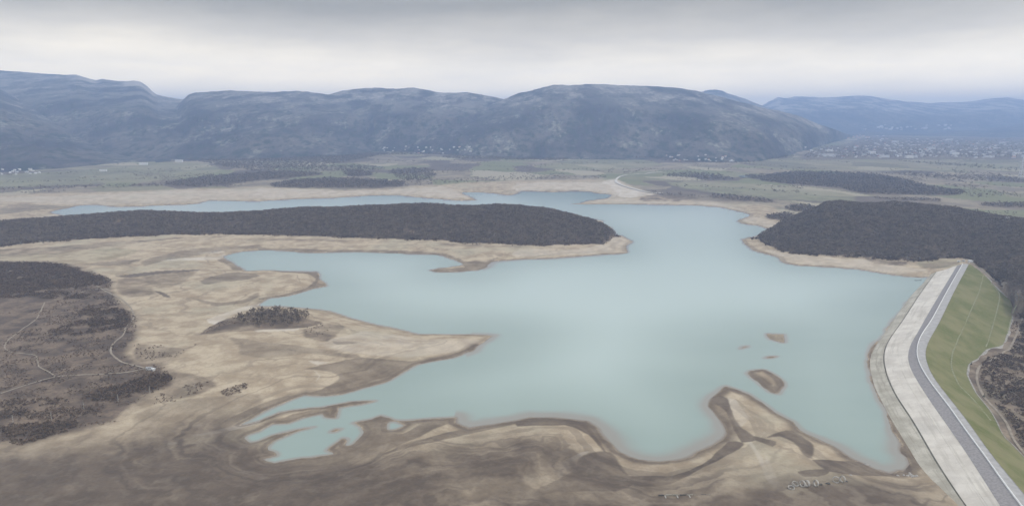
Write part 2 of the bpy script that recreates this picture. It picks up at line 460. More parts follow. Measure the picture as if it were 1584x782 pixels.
def resample(P, n):
    P = np.array(P, float)
    s = np.concatenate([[0], np.cumsum(np.linalg.norm(np.diff(P[:, :2], axis=0), axis=1))])
    t = np.linspace(0, s[-1], n)
    return np.stack([np.interp(t, s, P[:, k]) for k in range(3)], -1)
NF, NN = 34, 40
DL = {}
for key, (px, bi, z) in DAM.items():
    w = [at(x, y, z) for x, y in px]
    A = catmull(w[:bi + 1], 4, False); B = catmull(w[bi:], 4, False)
    full = np.concatenate([resample(A, NF), resample(B, NN)[1:]])
    k = full.copy()                                           # soften the polyline along its length
    for _ in range(5):
        k[1:-1] = (k[:-2] + 2 * k[1:-1] + k[2:]) / 4
    DL[key] = k
hw = [at(x, y, z) for x, y, z in H_PX]
DL['h'] = np.concatenate([resample(catmull(hw[:H_BEND + 1], 3, False), NF), resample(catmull(hw[H_BEND:], 3, False), NN)[1:]])
DAM_RING = np.concatenate([DL['a'][:, :2], DL['h'][::-1, :2]])

# ------------------------------------------------------------------ terrain height
def interp_u(pts, u):                         # pts: list of (u, value)
    pts = sorted(pts); return np.interp(u, [p[0] for p in pts], [p[1] for p in pts])

def depth(x, y, z): return at(x, y, z)[1]
def U(x, y=400): return (x - PCX) / FOC / (CT - (y - PCY) / FOC * ST)

# wooded peninsula: front edge, back edge, crest silhouette
PEN_F = [(-300,420),(-100,398),(0,386),(42,380),(112,375.6),(169,371),(211,369.5),(281,366),(400,365),(484,367),(554,370),(625,371.4),(681,373),(723,377),(800,379.5),(837,380.7),(893,378.5),(932,377),(946,370),(951,363)]
PEN_B = [(-300,366),(-100,356),(0,349),(100,341),(200,337.5),(300,336.5),(400,335),(500,332),(600,331),(700,331),(800,332),(840,334.5),(880,339),(915,345),(940,354),(951,362)]
PEN_C = [(-300,356),(-100,349),(0,345.5),(42,341),(84,338.5),(140,334),(169,331),(202,328),(219,327.5),(253,329),(309,331.4),(352,331),(400,327.5),(422,326),(462,323),(512,321.6),(569,318),(639,316.6),(681,316),(737,319.5),(800,318),(837,322),(856,326.5),(893,335.5),(921,343),(940,351),(951,362)]
# right-hand wooded hill
HIL_F = [(1172,366.5),(1184,375.6),(1212,387),(1254,392.5),(1296,395),(1339,398),(1381,402),(1423,405),(1451,403),(1482,400.5),(1502,405),(1521,419),(1547,433),(1572,458),(1584,466),(1660,500),(1900,560)]
HIL_B = [(1172,364),(1184,354),(1212,340),(1240,332),(1265,326),(1300,322),(1353,325),(1423,329),(1479,333),(1502,336),(1536,341),(1584,347),(1660,354),(1900,370)]
HIL_C = [(1172,366),(1184,361),(1212,349),(1240,336),(1265,325),(1277,316),(1302,314),(1325,317.5),(1353,319),(1381,317),(1423,319),(1451,322),(1479,324.5),(1502,331),(1536,339.5),(1584,346),(1660,353),(1900,372)]

def make_hill(F, B, C, zf, zb, tree_h, frac, minh=1.0):
    f = [(azim(x, y), depth(x, y, zf)) for x, y in F]
    b = [(azim(x, y), depth(x, y, zb)) for x, y in B]
    us = np.linspace(min(p[0] for p in f), max(p[0] for p in f), 160)
    Yf, Yb = interp_u(f, us), interp_u(b, us)
    cu = [(azim(x, y), y, x) for x, y in C]
    ypx = interp_u([(p[0], p[1]) for p in cu], us)
    Yc = Yf + (Yb - Yf) * frac
    z = np.array([crest_z(PCX + u * FOC * 1.0, y, Yd) for u, y, Yd in zip(us, ypx, Yc)]) - tree_h
    z = np.maximum(z, minh)
    return us, Yf, Yb, z
PEN = make_hill(PEN_F, PEN_B, PEN_C, 6, 6, 8, 0.55)
HIL = make_hill(HIL_F, HIL_B, HIL_C, 7, 12, 8, 0.58)

def hill_h(hill, u, Y, frac):
    us, Yf, Yb, z = hill
    yf, yb, zc = np.interp(u, us, Yf), np.interp(u, us, Yb), np.interp(u, us, z)
    t = np.clip((Y - yf) / np.maximum(yb - yf, 1), 0, 1)
    a = np.where(t < frac, t / frac, (1 - t) / (1 - frac))
    inside = (Y > yf) & (Y < yb) & (u > us[0]) & (u < us[-1])
    bump = np.sin(a * np.pi / 2) ** 1.15
    return np.where(inside, zc * bump, 0), inside, t

CTRL = np.array(list(hw) + [at(1584, 467, -12), at(1640, 560, -24), at(1584, 600, -20), at(1700, 800, -16), at(1584, 520, -22), at(1900, 700, -22), at(1584, 440, 2)])
ABUT = np.array(at(1496, 403, 12))

def valley_z(x, y):
    num = 0; den = 0
    for cx, cy, cz in CTRL:
        w = 1.0 / ((x - cx) ** 2 + (y - cy) ** 2 + 200.0) ** 1.5
        num = num + w * cz; den = den + w
    return num / den

VAL_RING = np.concatenate([DL['e'][:, :2], np.array([(DL['e'][-1][0] + 60, DL['e'][-1][1] - 150), (2500, 100), (2500, 1500), at(1700, 452, 0)[:2], at(1547, 436, 0)[:2]])])

def terrain(x, y, detail=True):
    """-> z, shore distance, dict of masks"""
    sh = x.shape
    wx = 5.0 * fbm(x / 60, y / 60, 3, 3) + 1.6 * fbm(x / 13, y / 13, 2, 5)
    wy = 5.0 * fbm(x / 60 + 40, y / 60, 3, 4) + 1.6 * fbm(x / 13, y / 13 + 9, 2, 6)
    s = sdf(x + wx, y + wy, RINGS)
    u = x / y
    z = np.where(s > 0, 9.5 * (1 - np.exp(-np.maximum(s, 0) / 95.0)) + 0.012 * np.maximum(s, 0), np.maximum(s * 0.09, -5.0))
    dry = smooth(4, 60, s)
    z = z + dry * (1.7 * fbm(x / 70, y / 70, 5, 11) + 0.35 * ridged(x / 22, y / 22, 3, 15))
    z = z + smooth(0, 40, s) * smooth(2700, 9000, y) * 36 + smooth(60, 250, s) * smooth(2400, 3500, y) * 9 * fbm(x / 500, y / 700, 3, 19)
    hp, ip, _ = hill_h(PEN, u, y, 0.55)
    hr, ir, _ = hill_h(HIL, u, y, 0.58)
    rough = 1 + 0.13 * fbm(x / 130, y / 130, 3, 21)
    z = np.maximum(z, np.where(ip, np.minimum(z, 6) + hp * rough * (1 - 6 / 60), -99))
    zr = np.where(ir, np.minimum(z, 10) + hr * rough * (1 - 6 / 70), -99)
    # ground below the dam
    vs = sdf(x, y, [VAL_RING], 80)
    vm = smooth(6, -6, vs)
    near_v = vm > 0.001
    vz = np.zeros(sh)
    if near_v.any():
        vz[near_v] = valley_z(x[near_v], y[near_v]) + 0.9 * fbm(x[near_v] / 25, y[near_v] / 25, 4, 31)
    z = z * (1 - vm) + vz * vm
    z = np.where(ir, np.maximum(z, zr), z)
    g = np.exp(-((x - ABUT[0]) ** 2 + (y - ABUT[1]) ** 2) / 70.0 ** 2)
    z = np.where((s > 0), z + np.maximum(12.2 - z, 0) * g * smooth(0, 25, s), z)
    ds = sdf(x, y, [DAM_RING], 60)
    z = z - smooth(-3, -9, ds) * (z + 30)
    return z, s, dict(pen=ip, hil=ir, val=vm, damd=ds)

def ground_z(x, y):
    z, _, _ = terrain(np.array([x], float), np.array([y], float))
    return float(z[0])

# grid: columns are bearings, rows get longer with distance
def build_axes(cs, rs):
    uc = np.concatenate([np.linspace(-1.9, -0.82, 40, endpoint=False), np.arange(-0.82, 0.82, cs / FOC), np.linspace(0.82, 1.9, 41)])
    w = np.concatenate([np.linspace(1300, 670, 60, endpoint=False), np.arange(670, 95, -rs), np.arange(95, 14, -rs * 0.55), [14, 13.3]])
    return uc, CAM_H * FOC / w
uc, yr = build_axes(8, 5)
GX, GY = uc[None, :] * yr[:, None], np.repeat(yr[:, None], len(uc), 1)
cz, _, _ = terrain(GX, GY)
cv = np.stack([GX, GY, cz], -1).reshape(-1, 3)
BVH = BVHTree.FromPolygons(cv.tolist(), grid_faces(len(yr), len(uc)).tolist())
O = Vector((0, 0, CAM_H))

def hit(x, y):                                # photo pixel -> point on the ground
    r = ray(x, y).normalized()
    p = BVH.ray_cast(O, r)[0]
    if p is None:
        p = Vector(at(x, max(y, HOR + 8), 5))
    return (p.x, p.y, p.z)

def zoom(x0, y0, s):                          # trace made in an enlarged crop of the photo
    return lambda pts: [(x0 + a / s, y0 + b / s) for a, b in pts]
ZE, ZF, ZG, ZH = (zoom(k, 280, 3.555) for k in (0, 400, 800, 1184))
L1, L2, L3, L4 = (zoom(k, 490, 2.6775) for k in (0, 400, 800, 1184))
Z1, Z2, Z3, Z4 = (zoom(k, 90, 3.555) for k in (0, 400, 800, 1184))
Z6 = zoom(340, 450, 7.109)
def ring(px, n=2):
    return np.array([hit(x, y)[:2] for x, y in catmull(px, n)])

# ------------------------------------------------------------------ masks (traced patches laid on the ground)
VEG = [
 ([(-160,395),(-60,398),(0,404),(42,404),(93,406),(125,414),(165,428),(175,437),(168,450),(185,465),(200,480),(212,492),(207,520),(190,545),(215,560),(240,560),(262,575),(272,588),(255,602),(225,612),(205,630),(179,652),(130,662),(75,676),(30,690),(0,682),(-160,720)], 1.0, 26),
 ([(308,518),(340,497),(362,490),(420,480),(481,494),(500,499),(470,506),(440,508),(400,509),(350,514)], 0.85, 5),
 ([(470,508),(510,500),(533,503),(520,515),(505,528),(470,522)], 0.5, 6),
 (ZE([(640,540),(820,545),(850,620),(700,640),(640,610)]), 0.45, 10),
 (L1([(560,110),(760,130),(830,110),(700,180),(640,200),(560,180)]), 0.55, 8),
 (L1([(700,220),(860,250),(900,290),(780,330),(640,360),(500,420),(470,400),(620,310),(710,270)]), 0.55, 8),
 (L1([(910,310),(1020,275),(1030,295),(950,330)]), 0.6, 4),
 (ZH([(560,415),(640,430),(790,450),(720,465),(600,450)]), 0.7, 4),
 (ZH([(850,455),(1000,440),(1060,450),(960,480),(870,475)]), 0.45, 5),
 (ZG([(680,95),(760,75),(960,85),(1000,100),(800,110),(690,108)]), 0.6, 8),
 (ZE([(0,375),(300,360),(420,350),(700,330),(1000,308),(1000,315),(700,345),(300,400),(0,415)]), 0.5, 8),
 (ZF([(0,312),(300,318),(520,325),(500,330),(250,328),(0,322)]), 0.4, 5),
 (ZF([(1000,340),(1200,345),(1422,360),(1422,368),(1150,358),(1000,350)]), 0.35, 5),
 (L3([(1020,740),(1060,735),(1071,760),(940,765)]), 0.3, 2),
]
WETS = [
 (L3([(300,560),(390,555),(440,630),(500,685),(420,720),(170,722),(60,752),(100,700),(220,640),(245,590)]), 0.75, 5),
 (L3([(430,655),(640,655),(760,610),(870,515),(935,520),(920,540),(760,625),(640,690),(500,700)]), 0.85, 3),
 (L3([(0,430),(190,425),(290,445),(350,520),(390,600),(360,560),(300,490),(190,450),(0,452)]), 0.8, 3),
 (L2([(190,725),(300,690),(390,680),(410,745),(300,760),(200,765)]), 0.85, 2),
 (L2([(555,740),(640,735),(660,790),(560,790)]), 0.7, 2),
 (L2([(460,678),(620,664),(700,685),(800,690),(730,705),(640,735),(560,735),(520,700)]), 0.6, 3),
 (L2([(700,640),(790,630),(860,660),(900,700),(880,720),(820,690),(720,650)]), 0.7, 3),
 (L2([(300,560),(430,470),(430,430),(510,410),(560,430),(540,470),(600,480),(700,430),(800,420),(820,430),(700,480),(520,560),(330,585)]), 0.6, 4),
 (L2([(60,600),(300,575),(520,560),(700,500),(960,440),(1071,425),(1071,440),(850,490),(620,545),(400,590),(200,620),(80,615)]), 0.6, 3),
 (L2([(0,475),(60,440),(140,400),(260,375),(330,372),(320,420),(190,412),(60,450),(0,480)]), 0.5, 3),
 (L3([(805,345),(840,320),(870,335),(900,420),(980,490),(1071,515),(1060,535),(985,510),(930,520),(890,440),(850,380)]), 0.8, 2.5),
 (L3([(810,350),(850,340),(880,420),(900,500),(870,510),(850,440)]), 0.35, 3),
 (L4([(0,500),(60,475),(110,470),(190,520),(195,585),(160,570),(120,520),(60,495)]), 0.7, 3),
 (L4([(140,640),(250,630),(262,648),(220,662),(160,660)]), 0.85, 1.5),
 (L4([(190,590),(300,590),(380,595),(480,640),(560,645),(540,660),(400,655),(260,640)]), 0.75, 2.5),
 (L4([(490,500),(560,520),(600,600),(610,655),(560,655),(580,600),(540,545)]), 0.8, 2),
 (L4([(155,730),(250,705),(400,695),(420,705),(300,735),(200,755)]), 0.7, 2),
 (L4([(640,640),(700,660),(800,735),(840,782),(760,760),(700,690)]), 0.35, 3),
 (L1([(740,610),(880,555),(990,590),(950,640),(800,655)]), 0.6, 5),
 (L1([(0,600),(180,560),(350,600),(340,640),(100,655),(0,660)]), 0.4, 7),
 (L1([(780,480),(900,440),(1071,360),(1071,390),(950,450),(860,500),(700,540),(500,560),(350,560),(600,520)]), 0.65, 4),
 (L1([(560,400),(700,350),(900,330),(1071,320),(1071,370),(900,420),(650,470),(560,450)]), 0.3, 8),
 (L1([(600,760),(800,720),(1071,670),(1071,690),(850,745),(640,790)]), 0.6, 3),
 (L1([(0,640),(150,605),(330,575),(520,572),(700,590),(690,600),(500,585),(330,590),(150,620),(0,650)]), 0.7, 2),
 (L1([(120,720),(170,705),(180,715),(130,735)]), 0.7, 2),
 (L1([(960,500),(1010,520),(1030,590),(1000,600),(950,550)]), 0.4, 4),
 (L2([(200,215),(300,195),(420,170),(640,185),(740,180),(660,195),(560,240),(480,265),(350,310),(200,320),(120,345),(60,370),(0,375),(0,360),(120,325),(250,300),(330,255),(300,225)]), 0.55, 4),
 (L2([(0,120),(200,130),(420,160),(400,175),(180,150),(0,150)]), 0.4, 5),
 (L2([(300,100),(420,105),(330,115)]), 0.4, 3),
 (ZE([(640,522),(860,494),(1100,484),(1080,492),(880,510),(700,530)]), 0.8, 2),
 (ZE([(690,545),(900,505),(1090,490),(1010,560),(900,590),(820,560)]), 0.3, 6),
 (ZE([(845,604),(885,608),(945,640),(900,636)]), 0.8, 2),
 (ZE([(1105,560),(1130,535),(1200,515),(1320,500),(1420,520),(1330,545),(1230,550),(1150,565)]), 0.5, 4),
 (ZE([(1180,430),(1240,425),(1310,460),(1330,490),(1280,485),(1230,450)]), 0.5, 3),
 (ZE([(780,440),(900,400),(1080,370),(1240,360),(1422,352),(1422,374),(1200,385),(1060,410),(900,440),(800,470)]), 0.4, 6),
 (ZE([(450,460),(640,440),(780,430),(700,460),(560,465)]), 0.5, 4),
 (ZE([(1060,640),(1200,670),(1330,650),(1420,610),(1420,630),(1330,670),(1200,685),(1100,660)]), 0.45, 3),
 (ZF([(0,372),(300,372),(600,378),(900,388),(1040,400),(1120,440),(1250,440),(1320,420),(1300,435),(1270,470),(1180,490),(1000,497),(940,490),(1140,470),(1090,440),(1000,412),(800,398),(500,388),(250,392),(0,382)]), 0.5, 3),
 (ZF([(0,490),(90,488),(180,497),(320,497),(340,560),(380,575),(300,590),(160,625),(60,640),(0,650),(0,640),(150,615),(270,580),(320,550),(280,510),(100,500)]), 0.6, 3),
 (Z6([(130,500),(500,560),(850,600),(1200,640),(1330,650),(1200,700),(900,690),(500,740),(250,700),(230,620)]), 0.35, 7),
 (ZE([(0,150),(150,130),(400,135),(500,130),(380,150),(200,160),(0,185)]), 0.45, 10),
]
PALES = [
 (L1([(805,485),(900,465),(1071,425),(1071,440),(920,478),(820,490)]), 0.8, 2),
 (L1([(700,520),(740,510),(745,520),(705,526)]), 0.9, 1.0),
 (L2([(200,182),(300,190),(250,198)]), 0.6, 1.5),
 (L2([(230,215),(258,240),(240,270),(250,245)]), 0.6, 1.5),
 (L2([(420,60),(700,90),(900,90),(930,105),(800,150),(600,170),(400,150),(250,110)]), 0.35, 10),
 (ZE([(870,435),(1050,422),(1200,412),(1240,400),(1260,410),(1180,428),(1000,440)]), 0.7, 3),
 (ZE([(1080,390),(1200,380),(1240,390),(1100,400)]), 0.5, 4),
 (ZE([(1140,760),(1250,720),(1422,670),(1422,690),(1280,735),(1180,790)]), 0.8, 3),
 (ZE([(0,215),(110,208),(270,190),(330,165),(400,155),(340,195),(140,222),(0,225)]), 0.6, 8),
 (ZE([(0,90),(300,85),(600,70),(1000,50),(1422,45),(1422,95),(1000,120),(600,130),(420,128),(200,120),(0,110)]), 0.4, 12),
 (ZF([(0,40),(450,52),(800,45),(1000,30),(1100,60),(1170,100),(1000,90),(800,70),(600,72),(300,90),(0,100)]), 0.5, 12),
 (ZG([(0,10),(500,10),(560,60),(520,100),(450,62),(300,52),(120,52),(0,62)]), 0.55, 12),
 (ZG([(350,120),(560,95),(690,108),(850,115),(1060,105),(1220,150),(1290,185),(1130,140),(950,128),(500,124)]), 0.4, 6),
 (ZG([(1220,215),(1300,195),(1360,215),(1420,230),(1400,260),(1330,240)]), 0.4, 6),
 (ZH([(0,375),(120,395),(300,415),(560,430),(760,470),(900,490),(720,515),(450,475),(200,460),(90,440)]), 0.4, 4),
 (ZG([(540,300),(600,310),(640,335),(600,350),(605,390),(560,395),(300,405),(0,415),(0,375),(330,375),(480,350)]), 0.4, 5),
 (L3([(900,340),(960,420),(930,460),(1000,560),(1071,680),(1050,690),(980,560),(920,470),(880,400),(830,330)]), 0.45, 3),
 (L3([(170,650),(180,610),(260,560),(300,555),(230,600),(185,660)]), 0.5, 2),
 (L4([(0,560),(60,680),(90,720),(50,720),(0,640)]), 0.35, 4),
 (ZG([(470,0),(545,-10),(575,10),(640,38),(760,72),(700,80),(620,92),(560,85),(540,60),(520,30)]), 1.0, 10),
 (Z6([(370,410),(500,405),(880,400),(860,420),(600,435),(400,440)]), 0.8, 2),
]
TOWN = [([(1240,247),(1255,234),(1320,220),(1340,212),(1420,212),(1640,214),(1640,246),(1500,246)], 0.85, 60),
 ([(1330,203),(1490,200),(1490,192),(1330,192)], 0.7, 80)]
GREENS = [
 ([(-60,486),(0,486),(58,485),(45,500),(0,527),(-60,540)], 0.9, 4),
 (ZE([(0,650),(230,650),(260,690),(150,720),(0,720)]), 0.35, 8),
 ([(-60,272),(0,270),(60,267),(120,262),(200,257),(300,251),(345,262),(310,272),(240,280),(120,286),(0,291),(-60,292)], 0.75, 25),
 ([(411,251),(468,248.5),(465,253),(425,256)], 0.9, 15),
 (Z3([(120,590),(300,560),(460,540),(650,550),(800,585),(600,610),(350,620)]), 0.75, 25),
 ([(1030,281),(1130,283),(1184,285),(1250,292),(1319,301),(1319,313),(1250,310),(1184,307),(1120,300),(1060,291)], 0.9, 20),
 ([(1160,250),(1230,243),(1250,238),(1584,246),(1700,248),(1700,262),(1584,262),(1400,264),(1200,263)], 0.5, 50),
 ([(940,262),(1030,266),(1020,268),(940,268)], 0.5, 20),
 (ZE([(0,415),(180,400),(420,385),(640,365),(760,380),(560,440),(300,470),(200,455),(0,445)]), 0.3, 10),
 (ZH([(850,440),(1000,430),(1060,435),(1050,470),(950,480),(850,470)]), 0.5, 4),
]
PLAIN_B = [(-400,305),(-100,303),(0,302),(169,297),(281,292.6),(400,289),(526,293.5),(625,290.5),(681,285.6),(740,281.5),(800,279.5),(860,278),(940,278),(953,276.5),(985,291),(1010,299),(1030,307),(1060,309),(1150,314),(1190,319),(1210,330),(1240,338),(1700,345)]
FORE_DIM = [(-200,700),(0,700),(110,690),(230,668),(330,648),(400,690),(470,716),(560,703),(700,690),(800,680),(860,690),(930,720),(1000,742),(1100,735),(1180,740),(1300,745),(1420,745),(1470,790),(1500,900),(-200,900)]  # near mud: vignette-like dimming painted into its colour
WOODS = {     # name -> (outline, spacing, scale)
 'W1': ([(1150,272),(1184,273),(1226,266.5),(1300,268),(1353,270.5),(1395,278),(1429,287),(1460,292),(1493,297),(1479,301.5),(1423,302),(1339,299.6),(1296,291),(1240,286),(1184,281)], 15, 1.5),
 'W2': ([(420,285),(470,278),(527,276.5),(625,282),(614,290),(512,291),(428,290)], 15, 1.4),
 'W3': ([(253,285),(315,274),(400,267.5),(456,265),(500,270),(440,276),(400,279),(309,290)], 16, 1.4),
 'W4': ([(532,266.5),(557,263.5),(580,270),(560,273),(540,273)], 16, 1.4),
 'W5': ([(602,264.5),(639,260),(670,262.5),(673,277),(625,280.5)], 22, 1.4),
 'W6': ([(1025,271),(1070,267),(1123,272),(1138,277.5),(1120,279),(1040,274)], 20, 1.3),
 'W7': ([(1098,301),(1137,302),(1194,308.5),(1194,313),(1151,311),(1104,306.5)], 14, 0.9),
 'W8': ([(1212,322),(1235,317),(1262,320),(1262,326),(1230,327.5)], 11, 1.1),
 'W9': ([(1184,334),(1215,330),(1232,333),(1225,341),(1195,340)], 10, 1.1),
 'W10': ([(1519,315.5),(1584,314.5),(1640,315),(1640,321),(1584,321.5),(1527,319.5)], 14, 1.2),
 'W11': ([(1353,306),(1454,308.5),(1457,312),(1367,308.7)], 15, 1.0),
 'W12': ([(0,290),(140,287),(253,284.5),(253,288),(140,291),(0,294)], 26, 1.0),
 'W13': ([(400,247),(490,243),(590,236),(600,240),(500,247),(420,249)], 28, 1.4),
 'W14': ([(300,243),(420,240),(540,236),(700,236),(800,241),(900,243),(1000,241),(1100,245),(1180,246),(1230,240),(1225,243),(1150,249),(1000,245),(860,246),(700,240),(560,241),(430,245),(330,250)], 30, 1.5),
 'W18': ([(285,247),(340,244),(420,241),(520,239),(590,238),(575,243),(540,250),(500,256),(440,260),(380,262),(345,258),(320,252)], 21, 1.4),
    'W19': ([(380,262),(480,257),(560,256),(600,262),(540,266),(460,264),(400,267)], 24, 1.3),
    'W20': ([(690,241),(800,243),(880,246),(860,249),(760,247),(690,245)], 20, 1.3),
    'W21': ([(1020,243),(1100,248),(1190,247),(1160,252),(1080,252),(1020,248)], 24, 1.2),
    'W22': ([(1380,266),(1450,268),(1530,272),(1584,277),(1584,283),(1500,280),(1400,272)], 26, 1.1),
 'W15': ([(1380,248),(1450,252),(1520,256),(1584,262),(1584,266),(1510,260),(1440,255)], 40, 1.2),
 'W16': ([(560,285),(640,280),(680,278),(800,272),(900,274),(940,270),(940,276),(800,279),(690,284),(620,290)], 34, 1.0),
 'W17': ([(1470,262),(1584,272),(1640,276),(1640,282),(1584,280),(1480,270)], 38, 1.1),
}

uc, yr = build_axes(1.75, 1.15)
NR, NC = len(yr), len(uc)
GX, GY = uc[None, :] * yr[:, None], np.repeat(yr[:, None], NC, 1)
GZ, GS, GMASK = terrain(GX, GY)
msc = np.clip(GY / 700, 0.7, 6)
WX = GX + msc * (2.6 * fbm(GX / 30, GY / 30, 3, 51) + 5 * fbm(GX / 110, GY / 110, 2, 55))
WY = GY + msc * (2.6 * fbm(GX / 30 + 7, GY / 30, 3, 52) + 5 * fbm(GX / 110, GY / 110 + 5, 2, 56))

def paint(dst, polys, n=2, mode='max'):
    for px, val, soft in polys:
        r = ring(px, n)
        x0, y0 = r.min(0) - soft * 3 - 20; x1, y1 = r.max(0) + soft * 3 + 20
        k = (GX > x0) & (GX < x1) & (GY > y0) & (GY < y1)
        if not k.any(): continue
        d = sdf(WX[k], WY[k], [r], soft * 3 + 20)
        np.maximum.at(dst, k, val * smooth(soft, -soft, d)) if False else None
        soft = soft * 0.42; cur = dst[k]; dst[k] = np.maximum(cur, val * smooth(soft, -soft, d))
    return dst

nz = fbm(GX / 45, GY / 45, 4, 61)
nz2 = fbm(GX / 140, GY / 140, 4, 65)
veg = paint(np.zeros_like(GX), VEG)
wet_dim = paint(np.zeros_like(GX), WETS)
pale = paint(np.zeros_like(GX), PALES)
green = paint(np.zeros_like(GX), GREENS)
veg = paint(veg, TOWN)
veg = np.clip(veg * (1.0 + 1.3 * nz * smooth(1.0, 0.7, veg)), 0, 1)
pb = [(azim(x, y), hit(x, y)[1]) for x, y in PLAIN_B]
PYB = interp_u(pb, GX / GY)
plain = smooth(-40, 60, (GY - PYB) + 45 * nz2 + 25 * nz) * (GS > 0)
shore_wet = smooth(-1, 2.5, GS) * smooth(16, 3, GS + 9 * nz2 + 4 * nz) * np.where(GY < 900, 0.85, 0.45)
wet_dim = np.maximum(np.clip(wet_dim * 1.25, 0, 0.95) * (0.97 + 0.35 * nz), shore_wet)
wet_dim = np.maximum(wet_dim, np.where(GS < 0, 0.9, 0))
warp = GS + 22 * nz2 + 7 * nz
zq = GZ + 0.5 * nz2 + 0.12 * nz
bandv = 0.8 * perlin(zq / 0.95, GX / 700 + 0.37, 71) + 0.7 * perlin(zq / 0.36, GX / 400, 72) + 0.35 * nz + 0.3 * perlin(warp / 16.0, GX / 900, 73)
bandv = bandv * (0.75 + 0.25 * smooth(160, 40, GS))
fore_dim = paint(np.zeros_like(GX), [(FORE_DIM, 1.0, 110)], 1)
wet_dim = np.clip(np.maximum(wet_dim, np.clip(fore_dim * (1.0 + 0.9 * nz2 + 0.35 * nz + 0.22 * smooth(100, -350, GX) + 0.3 * np.clip(bandv, -1, 1)), 0, 1)), 0, 1)  # painted foreground dimming joins the real wet patches
for k in ('pen', 'hil'):
    veg = np.maximum(veg, np.where(GMASK[k], 1.0, 0.0))
veg = np.maximum(veg, GMASK['val'] * np.clip(0.75 + 0.5 * nz, 0, 1))
for nm, (px, sp, sc) in WOODS.items():
    if sp < 20:
        veg = paint(veg, [(px, 0.9, 10)])
def parcels(x, y, sx, sy):
    x = x / sx + 0.25 * y / sy; y = y / sy
    xi, yi = np.floor(x), np.floor(y)
    best = np.full(x.shape, 9.0); val = np.zeros(x.shape)
    for dx in (-1, 0, 1):
        for dy in (-1, 0, 1):
            cx, cy = xi + dx, yi + dy
            h = np.sin(cx * 127.1 + cy * 311.7) * 43758.5453; h = h - np.floor(h)
            g = np.sin(cx * 269.5 + cy * 183.3) * 24634.6345; g = g - np.floor(g)
            d = np.abs(x - cx - h) + np.abs(y - cy - g)
            k = d < best
            best = np.where(k, d, best); val = np.where(k, (h * 7.13 + g * 3.7) % 1.0, val)
    return val
par = parcels(GX, GY, 230, 330)
gme = mesh_from("ground", np.stack([GX, GY, GZ], -1).reshape(-1, 3), grid_faces(NR, NC), M_GROUND)
for nm, v in (('veg', veg), ('wet_dim', wet_dim), ('pale', np.clip(pale * (0.8 + 0.9 * nz), 0, 1)), ('green', np.clip(green * (0.9 + 0.8 * nz2), 0, 1)), ('plain', plain), ('parcel', par), ('band', bandv)):
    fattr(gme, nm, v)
tag(obj("ground", gme), kind='structure')

# water sheet with its own sediment near the shore
wu = np.arange(-0.86, 0.70, 4 / FOC); wyr = CAM_H * FOC / np.arange(660, 92, -2.6)
WGX, WGY = wu[None, :] * wyr[:, None], np.repeat(wyr[:, None], len(wu), 1)
wxx = 5.0 * fbm(WGX / 60, WGY / 60, 3, 3); wyy = 5.0 * fbm(WGX / 60 + 40, WGY / 60, 3, 4)
WS = sdf(WGX + wxx, WGY + wyy, RINGS, 420)
wn = fbm(WGX / 120, WGY / 120, 4, 81)
reach = 26 + 30 * np.clip(wn + 0.2, 0, 1) + 16 * smooth(750, 600, WGY)
reach = reach * (1 - 0.6 * smooth(190, 260, WGX) * smooth(560, 660, WGY))
reach = np.where(WGX < -60, 9.0, reach * 0.85)
shal = np.clip(1 + WS / (reach * 0.9), 0, 1) ** 2.6
wf = grid_faces(len(wyr), len(wu))
keep = (WS.ravel()[wf] < 14 + 0.012 * WGY.ravel()[wf]).any(1)
wf = wf[keep]
used = np.unique(wf); remap = np.full(WGX.size, -1); remap[used] = np.arange(len(used))
wv = np.stack([WGX.ravel(), WGY.ravel(), np.zeros(WGX.size)], -1)[used]
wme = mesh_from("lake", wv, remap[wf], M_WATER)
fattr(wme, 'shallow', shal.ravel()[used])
painted_sheen = smooth(-30, 230 - 170 * smooth(1000, 1700, WGY), -WS + 30 * fbm(WGX / 160, WGY / 420, 3, 85)) * (0.98 + 0.07 * fbm(WGX / 200, WGY / 520, 3, 87))  # sheen painted into the water colour: open lake and far arms paler
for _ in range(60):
    painted_sheen[1:-1, :] = (painted_sheen[:-2, :] + 2 * painted_sheen[1:-1, :] + painted_sheen[2:, :]) / 4
    painted_sheen[:, 1:-1] = (painted_sheen[:, :-2] + 2 * painted_sheen[:, 1:-1] + painted_sheen[:, 2:]) / 4
fattr(wme, 'painted_sheen', np.clip(painted_sheen, 0, 1).ravel()[used])
tag(obj("lake", wme), kind='structure')

# ------------------------------------------------------------------ strips of path and road laid on the ground
def strip(name, px, width, mat, lift=0.25, kind='structure', step=8.0, on=None):
    P = np.array([(on or hit)(x, y) for x, y in px], float)
    P = catmull(P, 6, False)
    L = np.linalg.norm(np.diff(P[:, :2], axis=0), axis=1).sum()
    P = resample(P, max(3, int(L / step)))
    T = np.gradient(P[:, :2], axis=0); T /= np.linalg.norm(T, axis=1)[:, None] + 1e-9
    Nn = np.stack([-T[:, 1], T[:, 0]], -1)
    wv_ = width * (1 + 0.25 * fbm(np.arange(len(P)) * 0.31, np.full(len(P), 3.3), 2, 91))
    cols = []
    for k in (-0.5, 0, 0.5):
        q = P[:, :2] + Nn * (wv_ * k)[:, None]
        if on is None:
            z = terrain(q[:, 0].copy(), q[:, 1].copy())[0]
        else:
            z = P[:, 2]
        cols.append(np.column_stack([q, z + lift + (0.1 if k == 0 else 0)]))
    V = np.stack(cols, 1).reshape(-1, 3)
    me = mesh_from(name, V, grid_faces(len(P), 3), mat)
    o = obj(name, me)
    if kind: o['kind'] = kind
    return o
strip("dirt_path", L1([(-200,370),(0,318),(100,285),(230,248),(400,238),(520,230),(600,215)]), 2.6, M_PATH, 0.45)
